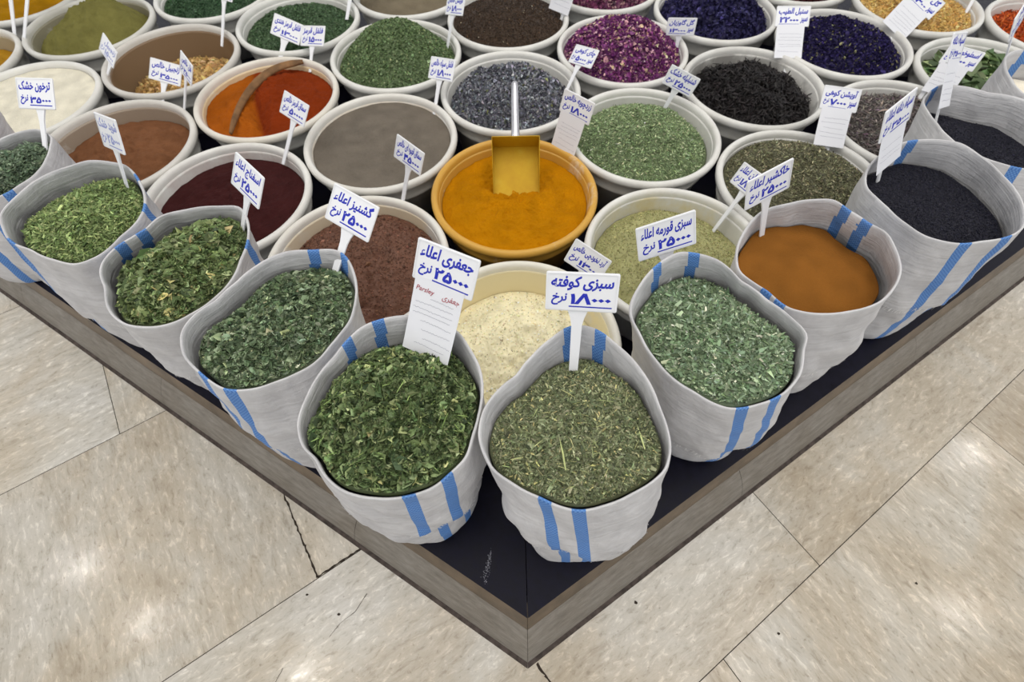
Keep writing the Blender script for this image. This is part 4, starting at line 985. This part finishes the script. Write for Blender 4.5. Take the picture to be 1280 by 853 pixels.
# ------------------------------------------------------------------ price signs
NRX = 'نرخ'; SIR = 'سیر'; AALA = 'اعلاء'
SIGN_INFO = {
 # key: line 1, price, unit word, label, slip length (0 = none)
 'kofte': ('سبزی کوفته', '۱۸۰۰۰', NRX, 'large white price sign standing straight in the sack nearest the platform corner', 0),
 'jafari': ('جعفری اعلاء', '۲۵۰۰۰', NRX, 'large tilted price sign in the parsley sack with a lined paper slip below', .105),
 'geshniz': ('گشنیز اعلاء', '۲۵۰۰۰', NRX, 'large tilted price sign in the coriander sack, before the reddish-brown powder', 0),
 'esfenaj': ('اسفناج اعلاء', '۲۵۰۰۰', NRX, 'price sign seen aslant in the spinach sack, before the maroon powder', 0),
 'ghorme': ('سبزی قورمه اعلاء', '۲۵۰۰۰', NRX, 'large price sign in the stew herb sack, before the olive-green powder', 0),
 'nokhod': ('آرد نخودچی خالص', '۱۳۰۰۰', NRX, 'small tilted price sign in the cream flour behind the straight front sign', 0),
 'khakshir': ('خاکشیر اعلاء', '۲۵۰۰۰', NRX, 'price sign in the sack of rust-brown grains, leaning over the dark olive herb', 0),
 'zanin': ('زنیان اعلاء', '۱۸۰۰۰', NRX, 'small tilted sign in the olive-green powder, partly behind the rust-brown grains sign', 0),
 'siah': ('سیاه دانه اعلاء', '۳۵۰۰۰', NRX, 'sharply turned sign with a paper slip in the front black seed sack', .062),
 'zard': ('زردچوبه خالص', '۱۸۰۰۰', NRX, 'sign with a lined paper slip standing in the turmeric', .085),
 'shanb': ('شنبلیله خشک', '۲۵۰۰۰', NRX, 'tilted sign in the pale green chopped herb, before the black leaves', 0),
 'chai': ('چای کوهی', '۵۰۰۰', SIR, 'tilted sign in the grey-blue flowers, before the purple-pink petals', 0),
 'gav': ('گل گاوزبان', '۱۳۰۰۰', SIR, 'level sign in the purple-pink petals, before the indigo flowers', 0),
 'sonbol': ('سنبل الطیب', '۲۲۰۰۰', SIR, 'sign with a long blank paper slip standing in the black leaves', .088),
 'avish': ('آویشن کوهی', '۷۰۰۰', SIR, 'sign with a long blank paper slip between the black leaves and the grey-mauve herb', .085),
 'jou': ('گل ختمی', '۱۳۰۰', SIR, 'tilted sign with a paper slip leaning across the golden grains', .085),
 'osto': ('اسطوخودوس', '۷۰۰۰', SIR, 'tilted sign with a paper slip in front of the whole green leaves', .070),
 'ghahve': ('سماق قهوه ای خالص', '۴۵۰۰۰', NRX, 'sign between the grey-brown powder and the turmeric, stuck in the reddish-brown powder', 0),
 'somagh': ('سماق قرمز خالص', '۵۰۰۰۰', NRX, 'tilted sign in the maroon powder, before the red pepper', 0),
 'felsia': ('فلفل سیاه خالص', '۱۸۰۰۰', NRX, 'sign in the grey-brown powder, between the green cone and the grey-blue flowers', 0),
 'felhen': ('فلفل قرمز هندی', '۱۳۰۰۰', NRX, 'left one of the two overlapping signs in the orange and red pepper', 0),
 'felghe': ('فلفل قرمز', '۱۵۰۰۰', NRX, 'right one of the two overlapping signs in the orange and red pepper', 0),
 'top1': ('آویشن خالص', '۱۸۰۰۰', NRX, 'sign at the top edge stuck in the green cone, before the dark brown seed', 0),
 'lb1': ('زنجبیل خالص', '۳۵۰۰۰', NRX, 'faintly written sign in front of the tan root pieces', 0),
 'lb2': ('هل خالص', '۳۵۰۰۰', NRX, 'narrow turned sign right of the faintly written one, before the tan root pieces', 0),
 'lb3': ('زنجبیل', '۱۵۰۰۰', NRX, 'small turned sign between the olive-green powder and the root pieces', 0),
 'chil': ('شوید خشک', '۲۵۰۰۰', NRX, 'strongly slanted faint sign in the sack of yellowish-green needles', 0),
 'tarkh': ('ترخون خشک', '۳۵۰۰۰', NRX, 'upright sign in the tarragon sack, before the cream-white powder', 0),
 'st1': ('زرد', '۱۸۰۰۰', NRX, 'left one of two sign stakes in the top left corner', 0),
 'st2': ('زرد', '۱۸۰۰۰', NRX, 'right one of two sign stakes in the top left corner', 0),
 'dd': ('گل سرخ', '۱۵۰۰۰', SIR, 'slanted white slip of a sign at the top edge, right of the dark brown seed', .088),
 'ee': ('گل', '۱۵۰۰۰', SIR, 'sign stake tip at the top edge in the indigo flowers', 0),
 'ff': ('گل', '۱۵۰۰۰', SIR, 'sign stake at the top edge in the golden grains', 0),
 'hh': ('گل', '۱۵۰۰۰', NRX, 'sign stake at the top edge in the dark green powdered herb', 0),
 'ii': ('گل', '۱۵۰۰۰', NRX, 'sign stake behind the tan root pieces at the top edge', 0),
}
def round_rect(x0, x1, z0, z1, r, k=4):
    P = []
    for cx, cz, a0 in ((x1 - r, z1 - r, 0), (x0 + r, z1 - r, 90), (x0 + r, z0 + r, 180), (x1 - r, z0 + r, 270)):
        for i in range(k + 1):
            a = math.radians(a0 + 90 * i / k); P.append((cx + r * math.cos(a), cz + r * math.sin(a)))
    return P

def ring_mesh(outer, inner, y):
    n = len(outer); V = [(x, y, z) for x, z in outer] + [(x, y - 0.0006, z) for x, z in inner] + [(x, y - 0.0006, z) for x, z in [(a * 0.5 + c * 0.5, b * 0.5 + d * 0.5) for (a, b), (c, d) in zip(outer, inner)]]
    F = []
    for i in range(n):
        j = (i + 1) % n
        F.append([i, j, 2 * n + j, 2 * n + i]); F.append([2 * n + i, 2 * n + j, n + j, n + i])
    return mesh_from(V, F)

def build_sign(key, pose, seed):
    B, u, v, W, H, L, offs = pose
    l1, price, unit, lab, slip = SIGN_INFO[key]
    rng = np.random.default_rng(900 + seed)
    u = Vector(u).normalized(); v = Vector(v); v = (v - u * v.dot(u)).normalized(); y = v.cross(u)
    B = Vector(B)
    M = Matrix(((u.x, y.x, v.x, B.x), (u.y, y.y, v.y, B.y), (u.z, y.z, v.z, B.z), (0, 0, 0, 1)))
    root = empty('price_sign', mat=M); tag(root, lab, 'price sign', 'handwritten price signs')
    x0, x1 = -W / 2 + offs * W, W / 2 + offs * W
    out = round_rect(x0, x1, L, L + H, 0.0025)
    obj('plate', prism(out, -0.0009, 0.0009), M_SIGN, root)
    obj('raised_border', ring_mesh(round_rect(x0 + .0002, x1 - .0002, L + .0002, L + H - .0002, 0.0024), round_rect(x0 + .0026, x1 - .0026, L + .0026, L + H - .0026, 0.0015), -0.00092), M_SIGN, root)
    # stake: flared where it meets the plate, straight foot pushed into the heap
    sw = 0.0058 if W > .092 else 0.0046
    fl = min(0.022, L * 0.45)
    st = [(-sw, -0.018), (sw, -0.018), (sw * 1.15, L - fl), (sw * 1.6, L - fl * .5), (sw * 2.5, L + 0.003), (-sw * 2.5, L + 0.003), (-sw * 1.6, L - fl * .5), (-sw * 1.15, L - fl)]
    obj('stake', prism(st, 0.0008, 0.0034, 0.0004), M_SIGN, root)
    ink = Ink(); yf = -0.00105
    big = W > .092
    z1a, z1b = L + H * 0.53, L + H * 0.91
    w1 = min(0.86, 0.32 + 0.065 * len(l1)) * W
    xr = x1 - W * 0.07
    ink.text(shape_fa(l1), xr - w1, xr, z1a, z1b, yf, 0.035, 0.18)
    pw = W * (0.112 * len(price))
    unit_on_right = (unit == SIR)
    px1 = x1 - W * (0.32 if unit_on_right else 0.09); px0 = px1 - pw
    ink.text(price.replace('۸', 'Λ'), px0, px1, L + H * 0.18, L + H * 0.47, yf, 0.045, 0.10)
    ux0 = (px1 + W * 0.05) if unit_on_right else x0 + W * 0.08
    ux1 = min(x1 - W * .06, ux0 + W * 0.22)
    if not unit_on_right: ux1 = min(ux1, px0 - W * .04)
    ink.text(shape_fa(unit), ux0, ux1, L + H * 0.14, L + H * 0.46, yf, 0.035, 0.18)
    if unit_on_right and px0 - x0 > W * .2: ink.text(shape_fa(NRX), x0 + W * .06, min(x0 + W * .22, px0 - W * .03), L + H * .2, L + H * .46, yf, 0.04, 0.1)
    ink.stroke([(px0 - W * .02, L + H * .12), (px1 + W * .02, L + H * .115)], H * 0.035, yf)
    obj('handwriting', ink.mesh(), M_FAINT if key in ('chil', 'lb3') else M_INK, root)
    if slip:
        sx0, sx1 = x0 + W * .06, x1 - W * .12
        n = 14; zz = np.linspace(L + 0.006, L - slip, n); bend = -0.0016 - 0.0045 * (np.linspace(0, 1, n)) ** 2
        V = []; F = []
        for k in range(n):
            for xx in (sx0, sx1): V.append((xx, bend[k] - 0.00025, zz[k]))
            for xx in (sx0, sx1): V.append((xx, bend[k] + 0.00005, zz[k]))
        for k in range(n - 1):
            a = 4 * k; b = a + 4
            F += [[a, a + 1, b + 1, b], [a + 2, b + 2, b + 3, a + 3], [a, b, b + 2, a + 2], [a + 1, a + 3, b + 3, b + 1]]
        F += [[0, 2, 3, 1], [4 * n - 4, 4 * n - 3, 4 * n - 1, 4 * n - 2]]
        sl = obj('paper_slip', mesh_from(V, F), M_PAPER, root)
        yb = lambda z: -0.0022 - 0.0045 * ((L + .006 - z) / (slip + .006)) ** 2
        if key == 'jafari':
            rk = Ink(); rk.text('Parsley', sx0 + .004, sx0 + .032, L - .015, L - .006, yb(L - .010) , 0.01, 0.2)
            rk.text(shape_fa('جعفری'), sx1 - .030, sx1 - .004, L - .016, L - .006, yb(L - .010), 0.01, 0.2)
            obj('red_writing', rk.mesh(), M_RED, sl)
        gk = Ink(); z = L - 0.020
        while z > L - slip + 0.012:
            a = sx0 + (sx1 - sx0) * rng.uniform(.05, .5 if key == 'jafari' else .2); b = sx1 - (sx1 - sx0) * rng.uniform(.04, .15)
            xs = np.linspace(a, b, 46); ww = np.cumsum(rng.normal(0, .0006, 46)) * .3 + .0009 * np.sin(np.arange(46) * 1.3 + rng.random() * 6) * rng.random(46)
            gk.stroke(np.stack([xs, z + np.clip(ww, -.0016, .0016)], 1), 0.00045, yb(z))
            z -= rng.uniform(.008, .014)
        if gk.v: obj('pen_lines', gk.mesh(), M_GREYINK, sl)
    return root
for q, (key, pose) in enumerate(SIGNS.items()): build_sign(key, pose, q)

# ------------------------------------------------------------------ metal scoop in the turmeric
def build_scoop():
    a = math.radians(33); d = Vector((0, math.cos(a), math.sin(a))); n = Vector((0, -math.sin(a), math.cos(a))); u = Vector((1, 0, 0))
    B = Vector((0.0175, 0.8748, 0.246))
    M = Matrix(((1, d.x, n.x, B.x), (0, d.y, n.y, B.y), (0, d.z, n.z, B.z), (0, 0, 0, 1)))
    root = empty('metal_scoop', mat=M); tag(root, 'flat-bottomed metal scoop dusted yellow, standing in the turmeric', 'scoop')
    m, nt, b = new_mat('turmeric_dusted_metal', 0.5, 0.4); b.inputs['Metallic'].default_value = 0.25
    tc = N(nt, 'ShaderNodeTexCoord'); f = noise(nt, 14, 5, .6, tc.outputs['Object'])
    nt.links.new(ramp(nt, f, [(.3, (180, 136, 10)), (.55, (194, 154, 18)), (.8, (204, 176, 60))]), b.inputs['Base Color'])
    Wd, Ln, Hs, t = 0.055, 0.114, 0.056, 0.0012
    # pan: floor, back wall and two low side walls as one bent sheet (local x across, y along the scoop, z off its floor)
    def sheet(pts):
        V = [tuple(p) for p in pts]; return V
    bm = bmesh.new()
    def quad(p): bm.faces.new([bm.verts.new(q) for q in p])
    y0 = -0.028
    quad([(-Wd, y0, 0), (Wd, y0, 0), (Wd, Ln, 0), (-Wd, Ln, 0)])
    quad([(-Wd, Ln, 0), (Wd, Ln, 0), (Wd, Ln + .004, Hs), (-Wd, Ln + .004, Hs)])
    for s in (-1, 1):
        quad([(s * Wd, y0, 0), (s * Wd, Ln, 0), (s * (Wd + .001), Ln + .004, Hs), (s * (Wd + .0005), y0 + .02, .012)])
    bmesh.ops.remove_doubles(bm, verts=bm.verts, dist=1e-5)
    bmesh.ops.recalc_face_normals(bm, faces=bm.faces)
    me = bpy.data.meshes.new('pan'); bm.to_mesh(me); bm.free()
    pan = obj('pan', me, m, root); md = pan.modifiers.new('thick', 'SOLIDIFY'); md.thickness = t; md.offset = 0
    prof = [(0.0, 0.0), (0.0095, 0.0), (0.0105, 0.004), (0.0098, 0.02), (0.0088, 0.10), (0.0078, 0.128), (0.005, 0.134), (0.0, 0.1355)]
    hm = lathe(prof, 24); hm.transform(Matrix.Rotation(-math.pi / 2, 4, 'X')); hm.transform(Matrix.Translation((0, Ln + .004, Hs * .62)))
    hd = obj('handle', hm, M_STEEL, root); tag(hd, 'bare steel handle')
    col = lathe([(0.0, 0), (0.0135, 0), (0.0135, .003), (0.0105, .006)], 24); col.transform(Matrix.Rotation(-math.pi / 2, 4, 'X')); col.transform(Matrix.Translation((0, Ln + .003, Hs * .62)))
    obj('collar', col, M_STEEL, root)
build_scoop()

# two signs seen edge-on, in the sacks at the right
def edge_pose(B, top, turn):
    B = Vector(B); v = (Vector(top) - B); Lt = v.length; v.normalize()
    r = Vector((B.x, B.y, 0)).normalized(); r.rotate(Matrix.Rotation(math.radians(turn), 3, 'Z'))
    u = (r - v * r.dot(v)).normalized()
    return (tuple(B), tuple(u), tuple(v), .082, .050, Lt - .050, 0.0)
SIGN_INFO['edgea'] = ('سیاه دانه', '۳۵۰۰۰', NRX, 'sign seen edge-on with a hanging paper slip, in the rear black seed sack', .080)
SIGN_INFO['edgeb'] = ('پودر', '۲۵۰۰۰', NRX, 'sign seen edge-on in the white powder sack at the right edge', 0)
build_sign('edgea', edge_pose((.889, .848, .438), (.872, .935, .57), -1), 77)
build_sign('edgeb', edge_pose((1.150, 1.062, .440), (1.097, 1.079, .545), 2), 78)

# ------------------------------------------------------------------ curved wooden spoon in the pepper
def build_spoon():
    P = np.array([(-.742, 1.100), (-.749, 1.180), (-.743, 1.262), (-.724, 1.326), (-.697, 1.380), (-.660, 1.406), (-.612, 1.420)])
    t = np.linspace(0, 1, len(P)); n = 48; tt = np.linspace(0, 1, n)
    px = np.interp(tt, t, P[:, 0]); py = np.interp(tt, t, P[:, 1])
    for _ in range(30):
        px[1:-1] = (px[:-2] + 2 * px[1:-1] + px[2:]) / 4; py[1:-1] = (py[:-2] + 2 * py[1:-1] + py[2:]) / 4
    gx, gy = np.gradient(px), np.gradient(py); g = np.hypot(gx, gy); nx, ny = -gy / g, gx / g
    pz = 0.268 + 0.010 * tt + 0.004 * np.sin(np.pi * tt)
    wd = np.interp(tt, [0, .08, .5, .9, 1], [.003, .006, .0095, .0085, .004])
    V = []; m = 8
    for k in range(n):
        for q in range(m):
            a = 2 * math.pi * q / m
            c_, s_ = math.cos(a), math.sin(a)
            w = wd[k] * c_; h_ = .0045 * s_ + .006 * c_ * wd[k] / .0095
            V.append((px[k] + nx[k] * w, py[k] + ny[k] * w, pz[k] + h_))
    F = [[k * m + q, k * m + (q + 1) % m, (k + 1) * m + (q + 1) % m, (k + 1) * m + q] for k in range(n - 1) for q in range(m)]
    F += [list(range(m))[::-1], list(range((n - 1) * m, n * m))]
    V = np.array(V); c = V.mean(0)
    o = obj('wooden_spoon', mesh_from(V - c, F, True), plain('dark_wood', (118, 86, 54), .6, .3, 0, .25, 30), None, tuple(c))
    tag(o, 'curved brown wooden spoon lying between the orange and the red pepper', 'spoon')
build_spoon()
